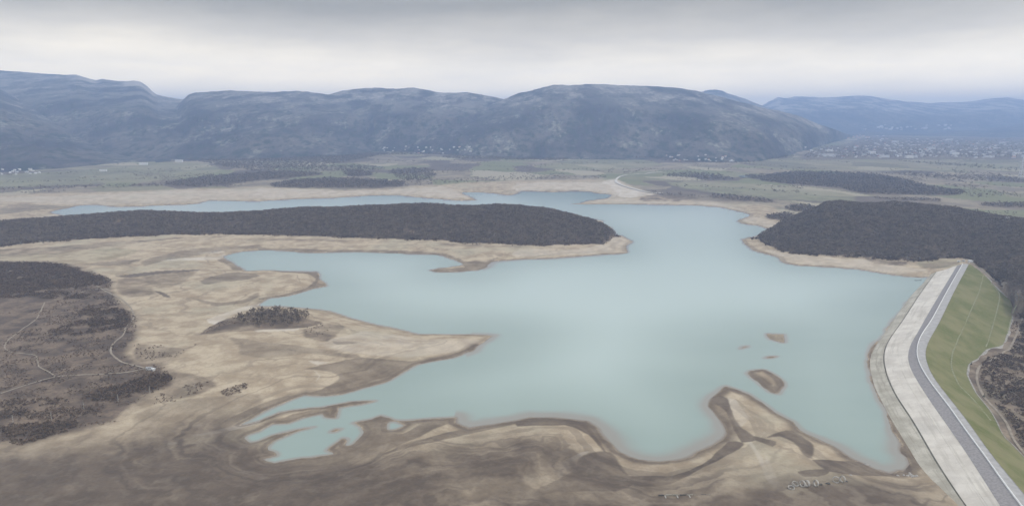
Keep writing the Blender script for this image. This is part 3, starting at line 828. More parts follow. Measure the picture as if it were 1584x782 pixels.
strip("dirt_path", L1([(228,246),(205,228),(160,205),(150,160),(100,152),(40,145),(18,125),(40,90),(100,45),(150,10),(185,-60)]), 1.8, M_PATH, 0.45)
strip("dirt_path", L1([(600,212),(555,200),(500,185),(460,150),(465,115),(510,75),(525,35),(557,0),(540,-40),(500,-75),(430,-110),(400,-130)]), 2.4, M_PATH, 0.45)
strip("dirt_path", ZE([(605,600),(560,590),(480,600),(430,620)]), 4, M_PATH, 0.4)
strip("dirt_path", ZE([(360,470),(400,490),(435,515)]), 4, M_PATH, 0.4)
strip("service_road", [(1582,490),(1576,508),(1569,525),(1561,540),(1548,548),(1531,558),(1517,565),(1512,574),(1511,587),(1515,600),(1522,613),(1532,625),(1543,636),(1557,654),(1563,668),(1569,681),(1600,720)], 2.6, M_PATH, 0.5)
strip("service_road", [(1503,406.5),(1507,409),(1521,419),(1528,425),(1536,432),(1547,436.5),(1556,440)], 5.0, M_PATH, 0.6)
strip("plain_road", Z3([(800,625),(740,632),(700,638),(640,640),(600,644),(565,652),(545,668),(545,682),(580,702),(650,722),(740,742),(800,742)]), 11, M_RINGROAD, 2.5, step=15)
strip("plain_road", Z2([(720,495),(710,525),(760,550),(850,582)]), 12, M_PATH, 3.0, step=25)
strip("plain_road", [(1290,199),(1380,206),(1450,210),(1584,214)], 40, M_PATH, 6.0, step=100)
strip("plain_road", Z3([(370,578),(450,560)]), 14, M_PATH, 3.0, step=25)
strip("plain_road", [(1200,255),(1300,262),(1400,268),(1500,274),(1584,276)], 6, M_GRAVEL, 3.0, step=40)
strip("plain_road", [(1330,325),(1420,329),(1490,331),(1520,331),(1584,336)], 8, M_PATH, 1.0, step=20)

# ------------------------------------------------------------------ dam
dam = empty("dam", (0, 0, 0))
tag(dam, "long embankment dam with pale concrete water face and green grassed back", "dam")

def loft(name, lines, mat, parent, sub=1, uneven=0.0, seed=0, kind=None):
    rows = []
    for a, b in zip(lines[:-1], lines[1:]):
        for k in range(sub):
            rows.append(a + (b - a) * (k / sub))
    rows.append(lines[-1])
    V = np.stack(rows, 1)
    if uneven:
        V[:, 1:-1, 2] += uneven * fbm(V[:, 1:-1, 0] / 18, V[:, 1:-1, 1] / 18, 4, seed)
    me = mesh_from(name, V.reshape(-1, 3), grid_faces(V.shape[0], V.shape[1]), mat)
    return obj(name, me, parent)

def between(a, b, t, dz=0.0):
    r = DL[a] + (DL[b] - DL[a]) * t
    r = r.copy(); r[:, 2] += dz
    return r
def dense(P, m=4):
    n = len(P); t = np.linspace(0, n - 1, (n - 1) * m + 1)
    return np.stack([np.interp(t, np.arange(n), P[:, k]) for k in range(3)], -1)
loft("waterline_strip", [dense(between('a', 'b', -0.2, -0.5)), dense(between('a', 'b', 0.16))], M_STAIN, dam, 2, 0.15, 3)
loft("silted_apron", [dense(between('a', 'b', 0.16)), dense(between('a', 'b', 0.94))], M_APRON, dam, 4, 0.35, 5)
loft("toe_gutter", [dense(between('a', 'b', 0.94)), dense(between('a', 'b', 0.96, -0.8)), dense(between('a', 'b', 1.0, -0.8)), dense(between('b', 'c', 0.012, 0.2))], M_STAIN, dam, 1)
# concrete facing: single slabs with open joints, two rows
SLAB = 0
allm = {k: dense(v, 6) for k, v in DL.items()}
nS = (len(allm['b']) - 1) // 12
for r0, r1 in ((0.014, 0.612), (0.618, 0.985)):
    for k in range(nS):
        i0, i1 = k * 12, k * 12 + 12
        ii = np.linspace(i0 + 0.02, i1 - 0.02, 4)
        idx = np.arange(len(allm['b']))
        def P(t, dz, i):
            b = np.array([np.interp(i, idx, allm['b'][:, q]) for q in range(3)])
            c_ = np.array([np.interp(i, idx, allm['c'][:, q]) for q in range(3)])
            v = b + (c_ - b) * t; v[2] += dz; return v
        lift = 0.05 + 0.01 * random.random()
        top = [[P(t, lift, i) for t in (r0, r1)] for i in ii]
        V = [p for q in top for p in q]
        n = len(V)
        V += [p - np.array([0, 0, 0.9]) for p in V[:n]]
        F = [(2 * q, 2 * q + 1, 2 * q + 3, 2 * q + 2) for q in range(3)]
        F += [(2 * q, 2 * q + 2, n + 2 * q + 2, n + 2 * q) for q in range(3)]
        F += [(2 * q + 1, n + 2 * q + 1, n + 2 * q + 3, 2 * q + 3) for q in range(3)]
        F += [(0, n, n + 1, 1), (6, 7, n + 7, n + 6)]
        obj("concrete_slab", mesh_from("concrete_slab", V, F, M_CONC, False), dam)
loft("slab_bedding", [dense(between('b', 'c', 0.01, -0.1)), dense(between('b', 'c', 1.0, -0.1))], M_CONC, dam, 1)
loft("rock_facing", [dense(between('b', 'c', 0.985, 0.15)), dense(between('c', 'd', 0.97))], M_RIPRAP, dam, 5, 0.5, 9)
def wall_loft(name, line_a, line_b, h, mat):
    a, b = line_a, line_b
    up = np.array([0, 0, h])
    return loft(name, [a - np.array([0, 0, .5]), a + up, b + up, b - np.array([0, 0, .5])], mat, dam, 1)
wall_loft("parapet_wall", dense(between('c', 'd', 0.97)), dense(between('d', 'e', 0.04)), 1.1, M_WHITE)
loft("crest_road", [dense(between('d', 'e', 0.04)), dense(between('d', 'e', 0.97))], M_ROAD, dam, 3)
wall_loft("road_kerb", dense(between('d', 'e', 0.97)), dense(between('d', 'e', 1.0)), 0.3, M_GRAVEL)
turf = loft("grass_slope", [dense(between('d', 'e', 1.0)), dense(between('e', 'h', 1.0))], M_TURF, dam, 14, 0.5, 13)
tv = [tuple(v.co) for v in turf.data.vertices]
TB = BVHTree.FromPolygons(tv, [tuple(p.vertices) for p in turf.data.polygons])
def on_turf(x, y):
    p = TB.ray_cast(O, ray(x, y).normalized())[0]
    return (p.x, p.y, p.z) if p else hit(x, y)
for pxs, w in (([(1521,426),(1514.5,451.6),(1504,475),(1496,494),(1483,522),(1473.5,546),(1471.6,568),(1483,594.6),(1505,617),(1533,650.6)], 1.6),
               ([(1533,438),(1545,452),(1546,463),(1541,485),(1538,496),(1531,520),(1525,537)], 1.6),
               ([(1572,472),(1566,486),(1563,498),(1558,516)], 1.6),):
    o = strip("berm_track", pxs, w, M_TRACK, 0.5, None, 6, on_turf); o.parent = dam
loft("foot_gravel", [dense(between('e', 'h', 0.985, 0.25)), dense(between('e', 'h', 1.0, 0.45)), dense(between('e', 'h', 1.06, 0.1))], M_GRAVEL, dam, 1)

# ------------------------------------------------------------------ mountains
def mountain(crest, foot_y, foot_z, d_crest, seed, back=0.7, spur=0.16, rows=90, cols=520, cliff=None, rug=1.0, stone=0.0):
    xs = np.array([c_[0] for c_ in crest], float); ys = np.array([c_[1] for c_ in crest], float)
    xx = np.linspace(xs[0], xs[-1], cols)
    yy = np.interp(xx, xs, ys)
    yy = yy + 0.9 * rug * fbm(xx / 22, xx * 0 + seed, 4, seed) 
    fx = np.array([f[0] for f in foot_y], float); fy = np.array([f[1] for f in foot_y], float)
    u = np.array([azim(x, y) for x, y in zip(xx, yy)])
    fyy = np.interp(xx, fx, fy)
    Yf = np.array([depth(x, y, foot_z) for x, y in zip(xx, fyy)])
    Yc = np.maximum(d_crest + 350 * fbm(u * 5, u * 0 + 2.2, 3, seed + 3), Yf + 250)
    Zc = np.array([crest_z(x, y, d) for x, y, d in zip(xx, yy, Yc)])
    t = np.linspace(0, 1 + back, rows)
    T = t[:, None]; 
    Y = Yf[None, :] + (Yc - Yf)[None, :] * T
    X = u[None, :] * Y
    base = foot_z - 6
    h = np.maximum(Zc - base, 3)[None, :]
    prof = np.where(T <= 1, np.sin(np.clip(T, 0, 1) * np.pi / 2) ** 1.25, 1 - 0.75 * smooth(1, 1 + back, T))
    env = np.clip(T, 0, 1) * np.clip(1 - T, 0, 1) * 4
    rn = ridged(X / 1500 + Y / 4000, Y / 3800, 5, seed)
    fine = fbm(X / 330, Y / 500, 5, seed + 7)
    gul = ridged(X / 520 + fine * .5, Y / 1500, 4, seed + 17)
    Z = base + h * prof + env * np.minimum(h, 420) * (1.9 * spur * (rn - 0.35) + 0.2 * gul + 0.1 * fine)
    Z = np.where(T <= 1, np.minimum(Z, base + h * (0.15 + 0.85 * T) + 40), Z)
    Z[0, :] = base - 20
    me = mesh_from("mountain", np.stack([X, Y, Z], -1).reshape(-1, 3), grid_faces(rows, cols), M_HILL)
    hi = smooth(0.62, 1.0, prof + 0 * X)
    fattr(me, 'high', hi)
    cl = np.zeros_like(X)
    if cliff:
        for x0, x1, t0 in cliff:
            m = smooth(x0 - 6, x0 + 6, xx) * smooth(x1 + 6, x1 - 6, xx)
            cl = np.maximum(cl, m[None, :] * smooth(t0 - .03, t0 + .05, T + 0.12 * fine) * (0.5 + 0.35 * gul))
    if stone:
        sn = fbm(X / 260, Y / 700 + Z / 260, 6, seed + 31, 0.6) + 0.25 * ridged(X / 900, Y / 2600, 3, seed + 33)
        cl = np.maximum(cl, stone * smooth(0.02, 0.32, sn) * smooth(0.25, 0.7, prof + 0 * X) * smooth(1.08, 1.0, T))
    fattr(me, 'cliff', np.clip(cl, 0, 1))
    return tag(obj("mountain", me), kind='structure')

# far left plateau with limestone cliffs
mountain([(-420,118),(-200,105),(0,111),(80,117),(104,118),(118,118),(138,124),(150,126.5),(158,124.5),(178,127.5),(205,127.5),(218,129),(228,136),(236,144),(243,149),(262,153),(300,158),(420,168)],
         [(-420,240),(0,238),(150,243),(300,244),(420,240)], 30, 9800, 101, stone=0.25, cliff=[(106,150,0.87),(190,241,0.77)])
# middle range in two crests
mountain([(150,242),(200,224),(236,207),(259,182),(280,160),(292,149),(302,145.5),(358,142.6),(380,143.4),(400,144),(430,144),(460,142.4),(478,144),(510,149),(540,151),(640,170),(720,190),(800,215)],
         [(150,244),(330,243),(480,238),(600,232),(800,232)], 35, 8400, 111, stone=0.15)
mountain([(420,170),(470,156),(506,149),(530,142),(565,137.6),(600,137.4),(638,137),(655,140),(675,144),(705,145.6),(720,144.8),(745,148),(770,152.6),(790,156),(850,170),(950,205)],
         [(420,236),(560,233),(700,236),(950,238)], 35, 8900, 121, stone=0.25)
mountain([(1060,160),(1082,145),(1092,141.6),(1104,140),(1118,141.5),(1126,146),(1150,153.5),(1180,165.5),(1230,185),(1280,205)],
         [(1060,215),(1280,215)], 60, 12500, 131, rug=0.6)
mountain([(640,196),(720,172),(782,154.5),(800,147.6),(830,141),(856,134.4),(876,134.4),(905,133.2),(935,133.2),(965,135),(1020,137),(1050,139.6),(1084,145),(1130,156),(1184,170),(1240,183),(1296,202),(1320,211),(1334,216)],
         [(640,237),(800,241),(900,243),(1000,242),(1100,247),(1184,247),(1230,238),(1290,222),(1320,214.5),(1334,217.5)], 35, 8000, 141, spur=0.2, stone=0.1)
# front spurs
mountain([(-420,120),(-160,122),(-60,131),(0,141),(30,155),(56,166),(127,197),(183,216),(239,236),(285,246)],
         [(-420,268),(0,262),(100,256),(200,249),(285,249)], 30, 7600, 151, spur=0.22)
mountain([(240,247),(300,215),(345,196),(400,188),(450,195),(500,210),(560,226),(600,236)],
         [(240,250),(330,246),(480,242),(600,238)], 32, 6600, 161, spur=0.2, rug=1.5)
mountain([(690,238),(740,214),(790,192),(830,186),(884,196),(952,217),(1000,236),(1020,242)],
         [(690,240),(800,242.5),(900,245),(1020,245)], 32, 6500, 171, spur=0.2, rug=1.5)
# far right range
mountain([(1150,190),(1176,166),(1190,158),(1204,151),(1215,153),(1230,150),(1285,152),(1310,150),(1330,148.6),(1345,149.5),(1370,154),(1400,157.5),(1440,160),(1490,159),(1515,155.6),(1535,153.6),(1558,151),(1575,155),(1600,157),(1760,150),(2000,160)],
         [(1150,205),(1400,205),(1584,205),(2000,207)], 70, 18500, 181, rug=0.8, back=0.28, stone=0.95)
mountain([(1290,206),(1340,198),(1400,203),(1440,203),(1480,199),(1540,196),(1584,190),(1700,185),(2000,190)],
         [(1290,208),(1400,208),(1584,211),(2000,212)], 65, 14500, 191, spur=0.1, rug=0.6)

# ------------------------------------------------------------------ trees
def crown_mesh(name, n, w, h, z0, size, mat, seed, shape='round', up=0.5):
    """A crown of many small twig-fan faces, in limbs' clumps spread through its volume."""
    r = random.Random(seed); V, F = [], []
    clumps = []
    for k in range(max(5, n // 9)):
        while True:
            p = Vector((r.uniform(-1, 1), r.uniform(-1, 1), r.uniform(-1, 1)))
            if 0.15 < p.length < 1: break
        if shape == 'cone':
            f = r.random() ** 1.4; a = r.random() * 6.28
            p = Vector((math.cos(a) * (1 - f) * r.uniform(.5, 1), math.sin(a) * (1 - f) * r.uniform(.5, 1), f * 2 - 1))
        clumps.append(p)
    for i in range(n):
        cpt = clumps[i % len(clumps)] + Vector((r.gauss(0, .16), r.gauss(0, .16), r.gauss(0, .14)))
        c = Vector((cpt.x * w / 2, cpt.y * w / 2, z0 + (cpt.z + 1) / 2 * h))
        d = Vector((cpt.x, cpt.y, cpt.z * .6 + up)).normalized()
        sde = d.cross(Vector((r.uniform(-1, 1), r.uniform(-1, 1), r.uniform(-1, 1)))).normalized()
        L = size * r.uniform(.6, 1.35); Wd = size * r.uniform(.3, .65)
        b = len(V)
        V += [c - d * L * .5, c + sde * Wd * .5 + d * L * .15, c + d * L * .5, c - sde * Wd * .5 + d * L * .2]
        F.append((b, b + 1, b + 2, b + 3))
    me = mesh_from(name, [tuple(v) for v in V], F, mat, False)
    return me

def trunk_mesh(name, h, r0, mat, seed, limbs=4):
    r = random.Random(seed); V, F = [], []
    def seg(a, b, ra, rb, k=5):
        d = (b - a).normalized(); s1 = d.orthogonal().normalized(); s2 = d.cross(s1)
        base = len(V)
        for c_, rad in ((a, ra), (b, rb)):
            for q in range(k):
                an = q / k * 6.2832
                V.append(c_ + s1 * math.cos(an) * rad + s2 * math.sin(an) * rad)
        for q in range(k):
            F.append((base + q, base + (q + 1) % k, base + k + (q + 1) % k, base + k + q))
    p1 = Vector((r.uniform(-.2, .2), r.uniform(-.2, .2), h * .45)); p2 = Vector((r.uniform(-.4, .4), r.uniform(-.4, .4), h * .9))
    seg(Vector((0, 0, -.6)), p1, r0, r0 * .7); seg(p1, p2, r0 * .7, r0 * .2)
    for k in range(limbs):
        a = k / limbs * 6.28 + r.random(); st = p1.lerp(p2, r.uniform(0, .6))
        seg(st, st + Vector((math.cos(a) * h * .22, math.sin(a) * h * .22, h * r.uniform(.15, .3))), r0 * .35, r0 * .08, 4)
    return mesh_from(name, [tuple(v) for v in V], F, mat)

def join_meshes(name, parts):
    V, F, mi, mats = [], [], [], []
    for m in parts:
        b = len(V); V += [tuple(v.co) for v in m.vertices]
        F += [tuple(b + i for i in p.vertices) for p in m.polygons]
        mi += [len(mats)] * len(m.polygons); mats.append(m.materials[0])
    me = mesh_from(name, V, F, None, False)
    for m in mats: me.materials.append(m)
    me.polygons.foreach_set("material_index", mi)
    return me

def kind_collection(name, meshes):
    c_ = bpy.data.collections.new(name)
    for m in meshes:
        c_.objects.link(bpy.data.objects.new("tree_kind", m))
    return c_
C_WOOD = kind_collection("wood_kinds", [join_meshes("wood_tree", [crown_mesh("crown", 84, 7.5, 6.5, 2.2, 1.7, M_TWIG, 200 + k), trunk_mesh("trunk", 7, .2, M_BARK, 300 + k, 2)]) for k in range(5)])
C_FAR = kind_collection("far_wood_kinds", [crown_mesh("far_tree", 40, 8.5, 7, 1.0, 2.6, M_TWIG, 230 + k) for k in range(4)])
C_BRUSH = kind_collection("brush_kinds", [crown_mesh("brush", 46, 3.4, 2.6, 0.0, 1.0, M_TWIG_DARK, 260 + k) for k in range(5)])

def scatter_mass(name, pts, coll, smin, smax, label, cat):
    """One mass of woodland or brush: a point mesh instanced by geometry nodes."""
    pts = np.asarray(pts, np.float32)
    me = bpy.data.meshes.new(name); me.vertices.add(len(pts)); me.vertices.foreach_set("co", pts[:, :3].ravel())
    sc = rng.uniform(smin, smax, len(pts))
    if pts.shape[1] > 3: sc = sc * pts[:, 3]
    fattr(me, 'sc', sc)
    a = me.attributes.new('rz', 'FLOAT_VECTOR', 'POINT')
    a.data.foreach_set("vector", np.column_stack([rng.normal(0, .05, len(pts)), rng.normal(0, .05, len(pts)), rng.uniform(0, 6.28, len(pts))]).astype(np.float32).ravel())
    o = obj(name, me)
    tag(o, label, cat, kind='stuff')
    ng = bpy.data.node_groups.new(name + "_scatter", 'GeometryNodeTree')
    ng.interface.new_socket("Geometry", in_out='INPUT', socket_type='NodeSocketGeometry')
    ng.interface.new_socket("Geometry", in_out='OUTPUT', socket_type='NodeSocketGeometry')
    N = ng.nodes.new
    gi, go = N('NodeGroupInput'), N('NodeGroupOutput')
    iop = N('GeometryNodeInstanceOnPoints'); ci = N('GeometryNodeCollectionInfo')
    ci.inputs['Collection'].default_value = coll
    ci.inputs['Separate Children'].default_value = True; ci.inputs['Reset Children'].default_value = True
    iop.inputs['Pick Instance'].default_value = True
    a1 = N('GeometryNodeInputNamedAttribute'); a1.data_type = 'FLOAT'; a1.inputs['Name'].default_value = 'sc'
    a2 = N('GeometryNodeInputNamedAttribute'); a2.data_type = 'FLOAT_VECTOR'; a2.inputs['Name'].default_value = 'rz'
    L = ng.links.new
    L(gi.outputs[0], iop.inputs['Points']); L(ci.outputs[0], iop.inputs['Instance'])
    L(a1.outputs['Attribute'], iop.inputs['Scale']); L(a2.outputs['Attribute'], iop.inputs['Rotation'])
    L(iop.outputs[0], go.inputs[0])
    md = o.modifiers.new("scatter", 'NODES'); md.node_group = ng
    return o

def sample_poly(rg, spacing, jitter=0.45):
    x0, y0 = rg.min(0); x1, y1 = rg.max(0)
    nx, ny = max(1, int((x1 - x0) / spacing)), max(1, int((y1 - y0) / spacing))
    X, Y = np.meshgrid(x0 + (np.arange(nx) + .5) * spacing, y0 + (np.arange(ny) + .5) * spacing)
    X = X + rng.uniform(-jitter, jitter, X.shape) * spacing; Y = Y + rng.uniform(-jitter, jitter, Y.shape) * spacing
    X, Y = X.ravel(), Y.ravel()
    k = sdf(X, Y, [rg], 30) < 0
    return X[k], Y[k]

def hill_pts(hill, spacing, umin, umax):
    us, Yf, Yb, z = hill
    k = (us > umin) & (us < umax)
    r = np.concatenate([np.column_stack([us[k] * Yf[k], Yf[k]]), np.column_stack([us[k] * Yb[k], Yb[k]])[::-1]])
    X, Y = sample_poly(r, spacing)
    gap = fbm(X / 90, Y / 90, 3, 401) + 0.3 * rng.random(len(X))
    kk = gap > -0.3
    X, Y = X[kk], Y[kk]
    Z = terrain(X, Y)[0]
    dm = sdf(X, Y, [DAM_RING], 20) > 6
    return np.column_stack([X, Y, Z])[dm]
scatter_mass("woods", hill_pts(PEN, 6.6, -0.95, 0.2), C_WOOD, .75, 1.3, "dense leafless wood covering the long peninsula hill", "woods")
scatter_mass("woods", hill_pts(HIL, 6.6, 0.3, 0.98), C_WOOD, .75, 1.3, "dense leafless wood on the hill beyond the end of the dam", "woods")
fw_pts = []
for nm, (px, sp, sc) in WOODS.items():
    X, Y = sample_poly(ring(px, 2), sp, .6)
    if len(X) == 0: continue
    Z = terrain(X, Y)[0]
    fw_pts.append(np.column_stack([X, Y, Z, np.full(len(X), sc)]))
# loose bushes over the plain, in clumps
bx = rng.uniform(-0.8, 0.8, 26000); by = CAM_H * FOC / rng.uniform(50, 125, 26000)
bx = bx * by
k = (fbm(bx / 260, by / 420, 3, 411) > 0.2) & (by > np.interp(bx / by, [p[0] for p in sorted(pb)], [p[1] for p in sorted(pb)]) + 40)
bx, by = bx[k], by[k]
bz, bs, _ = terrain(bx, by)
kk = (bs > 50)
fw_pts.append(np.column_stack([bx, by, bz, rng.uniform(.35, .9, len(bx))])[kk])
for ln, sp, jit in (([(1195,263),(1300,266),(1420,270),(1584,280)], 16, 6), ([(1400,250),(1450,252),(1490,256),(1520,259)], 13, 10), ([(1040,263),(1100,262),(1180,260)], 18, 8),
                    ([(0,282),(120,280),(250,276),(330,270)], 14, 5), ([(60,270),(150,268),(260,262),(330,258)], 30, 8), ([(480,268),(560,270),(700,266),(820,262)], 20, 10), ([(700,255),(800,258),(900,252),(960,254)], 22, 9),
                    ([(840,266),(900,262),(960,268),(1010,262)], 18, 8), ([(1330,320),(1400,322),(1500,327),(1584,332)], 16, 5), ([(1050,288),(1120,291),(1190,296),(1260,302)], 24, 5), ([(1010,300),(1060,303),(1110,306),(1180,312)], 9, 7),
                    ([(560,246),(620,250),(690,248),(760,252)], 24, 9), ([(1440,272),(1500,284),(1584,290)], 18, 8), ([(1500,300),(1584,305)], 15, 6), ([(420,258),(470,256),(520,258)], 18, 8)):
    P_ = resample([hit(x, y) for x, y in catmull(ln, 6, False)], 700)
    L_ = np.linalg.norm(np.diff(P_[:, :2], axis=0), axis=1).sum()
    P_ = resample(P_, max(4, int(L_ / sp)))
    X, Y = P_[:, 0] + rng.normal(0, jit, len(P_)), P_[:, 1] + rng.normal(0, jit * 2, len(P_))
    fw_pts.append(np.column_stack([X, Y, terrain(X, Y)[0], rng.uniform(.5, 1.3, len(X))]))
scatter_mass("woods", np.concatenate(fw_pts), C_FAR, .75, 1.3, "scattered dark woods and hedge bushes across the far plain", "woods")

# brush of the left bank and of the valley below the dam
BR = [ (VEG[0][0], 3.7, 0.62, 0.0), (L1([(350,330),(420,300),(560,260),(650,235),(710,245),(705,275),(620,305),(500,345),(400,350)]), 2.8, 1.1, -.3),
       ([(-60,404),(0,407),(42,406),(93,409),(125,420),(165,430),(172,436),(150,442),(120,445),(60,449),(0,450),(-60,452)], 3.2, 1.2, -.33),
       (ZE([(0,600),(160,600),(330,610),(500,630),(420,650),(160,640),(0,640)]), 3.4, 1.1, -.2),
       (ZE([(430,720),(480,690),(560,670),(640,680),(690,720),(720,770),(700,800),(560,820),(450,780)]), 3.0, 1.0, -.22),
       (L1([(0,455),(150,440),(300,430),(330,450),(200,500),(100,525),(55,530),(30,500),(0,480)]), 2.5, 1.0, -.3),
       (L1([(0,390),(100,380),(250,375),(400,375),(420,400),(250,420),(100,430),(0,435)]), 3.4, 1.0, -.15),
       (L1([(0,340),(130,345),(260,330),(250,360),(100,375),(0,380)]), 3.4, 1.0, -.1),
       (L1([(200,60),(330,20),(470,0),(540,0),(480,50),(300,80)]), 4.0, 1.1, -0.1),
       (L1([(560,110),(760,130),(830,110),(700,180),(640,200),(560,180)]), 5.5, .7, 0.0),
       (L1([(640,330),(780,280),(860,270),(860,295),(740,345),(640,365)]), 4.5, .7, -0.1),
       (L1([(910,310),(1020,275),(1030,295),(950,330)]), 3.2, .8, -1),
       ([(308,518),(340,497),(364,490),(364,502),(350,512)], 3.6, .5, -0.05),
       ([(470,506),(500,500),(515,504),(505,520),(470,516)], 5.0, .6, -0.1),
       ([(1521,560),(1540,550),(1565,542),(1578,515),(1584,490),(1700,500),(1720,700),(1600,712),(1575,680),(1560,650),(1540,628),(1524,605),(1517,580)], 3.4, 1.15, -0.25),
       ([(1574,474),(1580,488),(1574,506),(1568,520),(1563,505)], 4, .8, -.1),
     ]
bp = []
FIELDS = [ring(GREENS[0][0]), ring(GREENS[1][0])]
for px, sp, sc, th in BR:
    X, Y = sample_poly(ring(px, 2), sp, .7)
    k = fbm(X / 28, Y / 28, 3, 431) > th
    X, Y = X[k], Y[k]
    if len(X) == 0: continue
    Z, S_, _ = terrain(X, Y)
    kk = (S_ > 2) & (sdf(X, Y, [DAM_RING], 20) > 1.5) & (sdf(X, Y, FIELDS, 20) > 2)
    bp.append(np.column_stack([X, Y, Z, np.full(len(X), sc)])[kk])
for hill, u0, u1 in ((PEN, -0.9, 0.16), (HIL, 0.34, 0.9)):
    us, Yf, Yb, _ = hill
    n_ = 2600
    u_ = rng.uniform(u0, u1, n_); y_ = np.interp(u_, us, Yf) - np.abs(rng.normal(0, 9, n_)) + 4
    x_ = u_ * y_
    k = fbm(x_ / 30, y_ / 30, 3, 441) > -0.05
    x_, y_ = x_[k], y_[k]
    z_, S_, _ = terrain(x_, y_)
    kk = (S_ > 12) & (sdf(x_, y_, [DAM_RING], 20) > 8)
    bp.append(np.column_stack([x_, y_, z_, rng.uniform(.6, 1.9, len(x_))])[kk])
bp = np.concatenate(bp)
scatter_mass("undergrowth", bp, C_BRUSH, .55, 1.35, "dark leafless brush over the left bank and valley floor", "undergrowth")

# single trees: an Empty at the foot, with trunk and crown
KIND = {
 'bare': [(trunk_mesh("trunk", 8, .22, M_BARK, 500 + k), crown_mesh("crown", 150, 7.0, 6.8, 2.0, 1.35, M_TWIG_DARK, 520 + k)) for k in range(4)],
 'grey': [(trunk_mesh("trunk", 8, .22, M_BARK, 540 + k), crown_mesh("crown", 150, 6.6, 6.8, 2.0, 1.35, M_TWIG, 550 + k)) for k in range(4)],
 'pale': [(trunk_mesh("trunk", 10, .3, M_BARK_PALE, 560 + k), crown_mesh("crown", 150, 6.0, 8.5, 2.0, 1.4, M_TWIG_PALE, 570 + k)) for k in range(3)],
 'conifer': [(trunk_mesh("trunk", 5, .16, M_BARK, 580 + k, 0), crown_mesh("crown", 120, 2.8, 5.2, .3, .9, M_CONIFER, 590 + k, 'cone', -.2)) for k in range(2)],
}
def tree(kind, x, y, z, s, label, group=None, name="bare_tree"):
    t, c_ = random.choice(KIND[kind])
    r = empty(name, (x, y, z), random.uniform(0, 6.28), s)
    obj("trunk", t, r); obj("crown", c_, r)
    tag(r, label, "tree", group)
    return r
def grove(kind, px, spacing, smin, smax, label, group, th=-9):
    X, Y = sample_poly(ring(px, 2), spacing, .55)
    k = fbm(X / 25, Y / 25, 2, 451) > th
    X, Y = X[k], Y[k]
    Z = terrain(X, Y)[0]
    if len(X):
        ux = (X - X.min()) / max(np.ptp(X), 1); uy = 1 - (Y - Y.min()) / max(np.ptp(Y), 1)
    for k_, (x, y, z) in enumerate(zip(X, Y, Z)):
        sz = random.uniform(smin, smax); m_ = (sz - smin) / (smax - smin)
        tree(kind, x, y, z, sz, f"{'tall' if m_ > .66 else ('low' if m_ < .33 else 'medium')} {label}, {place_words(ux[k_], uy[k_], 'back', 'front')} part", group)
    return len(X)
n1 = grove('grey', [(362,500),(372,492),(395,484),(430,481),(466,483),(481,492),(479,500),(440,504.5),(400,505.5)], 9.2, .8, 1.35, "leafless tree in the copse on the mud spit", "trees of the copse on the mud spit")
n2 = grove('bare', L1([(300,345),(400,310),(520,285),(640,240),(712,250),(700,275),(600,305),(480,345),(360,360)]), 11, .6, 1.0, "leafless tree in the thicket beside the hut", "trees of the thicket beside the hut")
n3 = grove('bare', [(0,412),(60,412),(110,416),(160,432),(120,441),(50,446),(0,447)], 24, .7, 1.1, "leafless tree in the belt along the upper mud flat", "trees of the belt by the upper left mud flat")
n4 = grove('bare', [(1535,572),(1560,556),(1590,530),(1600,640),(1590,690),(1572,660),(1545,620)], 12, .45, .85, "leafless tree below the grassed dam slope", "trees below the grassed dam slope")
for (x, y), lab in zip([(1502,563.5),(1546.5,534),(1522,614)], ["small dark conifer at the inner bend of the dam's grass edge", "small dark conifer where the service road meets the grass slope", "small dark conifer beside the service road bend below the dam"]):
    p = hit(x, y); tree('conifer', p[0], p[1], p[2], 0.85, lab, None, "conifer")
for i, (x, y, s) in enumerate([(1567,461,1.0),(1573,465,1.15),(1579,466,1.2),(1584,468,1.1),(1590,470,1.1),(1577,458,1.0),(1570,457,.8)]):
    p = hit(x, y); tree('pale', p[0], p[1], p[2], s, "pale grey leafless tree in the clump at the wood edge below the dam", "pale trees at the wood edge")
for x, y in [(1349,392),(1357,394),(1366,396),(1305,394),(1424,404),(1404,403),(1379,401)]:
    p = hit(x, y); tree('pale', p[0], p[1] + 4, p[2], random.uniform(.7, 1.0), "pale tree standing at the lower edge of the wooded hill", "pale trees under the wooded hill")
for x, y in [(60,376),(66,377),(73,376),(116,372),(90,374),(30,380),(224,360),(232,357),(240,358),(246,359),(153,367)]:
    p = hit(x, y); tree('pale', p[0], p[1] + 4, p[2], random.uniform(.5, .75), ("pale tree in the light patch within the peninsula wood" if x > 200 else ("lone pale tree at the wood edge, left of the light patch" if x > 140 else "pale tree along the far-left front edge of the peninsula wood")), "pale trees of the peninsula wood")

# ------------------------------------------------------------------ houses
def box_verts(x0, x1, y0, y1, z0, z1):
    V = [(x0, y0, z0), (x1, y0, z0), (x1, y1, z0), (x0, y1, z0), (x0, y0, z1), (x1, y0, z1), (x1, y1, z1), (x0, y1, z1)]
    F = [(0, 3, 2, 1), (4, 5, 6, 7), (0, 1, 5, 4), (1, 2, 6, 5), (2, 3, 7, 6), (3, 0, 4, 7)]
    return V, F
def box_mesh(name, b, mat):
    V, F = box_verts(*b); return mesh_from(name, V, F, mat, False)
def gable_mesh(name, w, d, z0, h, mat, over=.6):
    x, y = w / 2 + over, d / 2 + over
    V = [(-x, -y, z0), (x, -y, z0), (x, y, z0), (-x, y, z0), (-x, 0, z0 + h), (x, 0, z0 + h)]
    F = [(0, 1, 5, 4), (2, 3, 4, 5), (0, 4, 3), (1, 2, 5), (0, 3, 2, 1)]
    return mesh_from(name, V, F, mat, False)
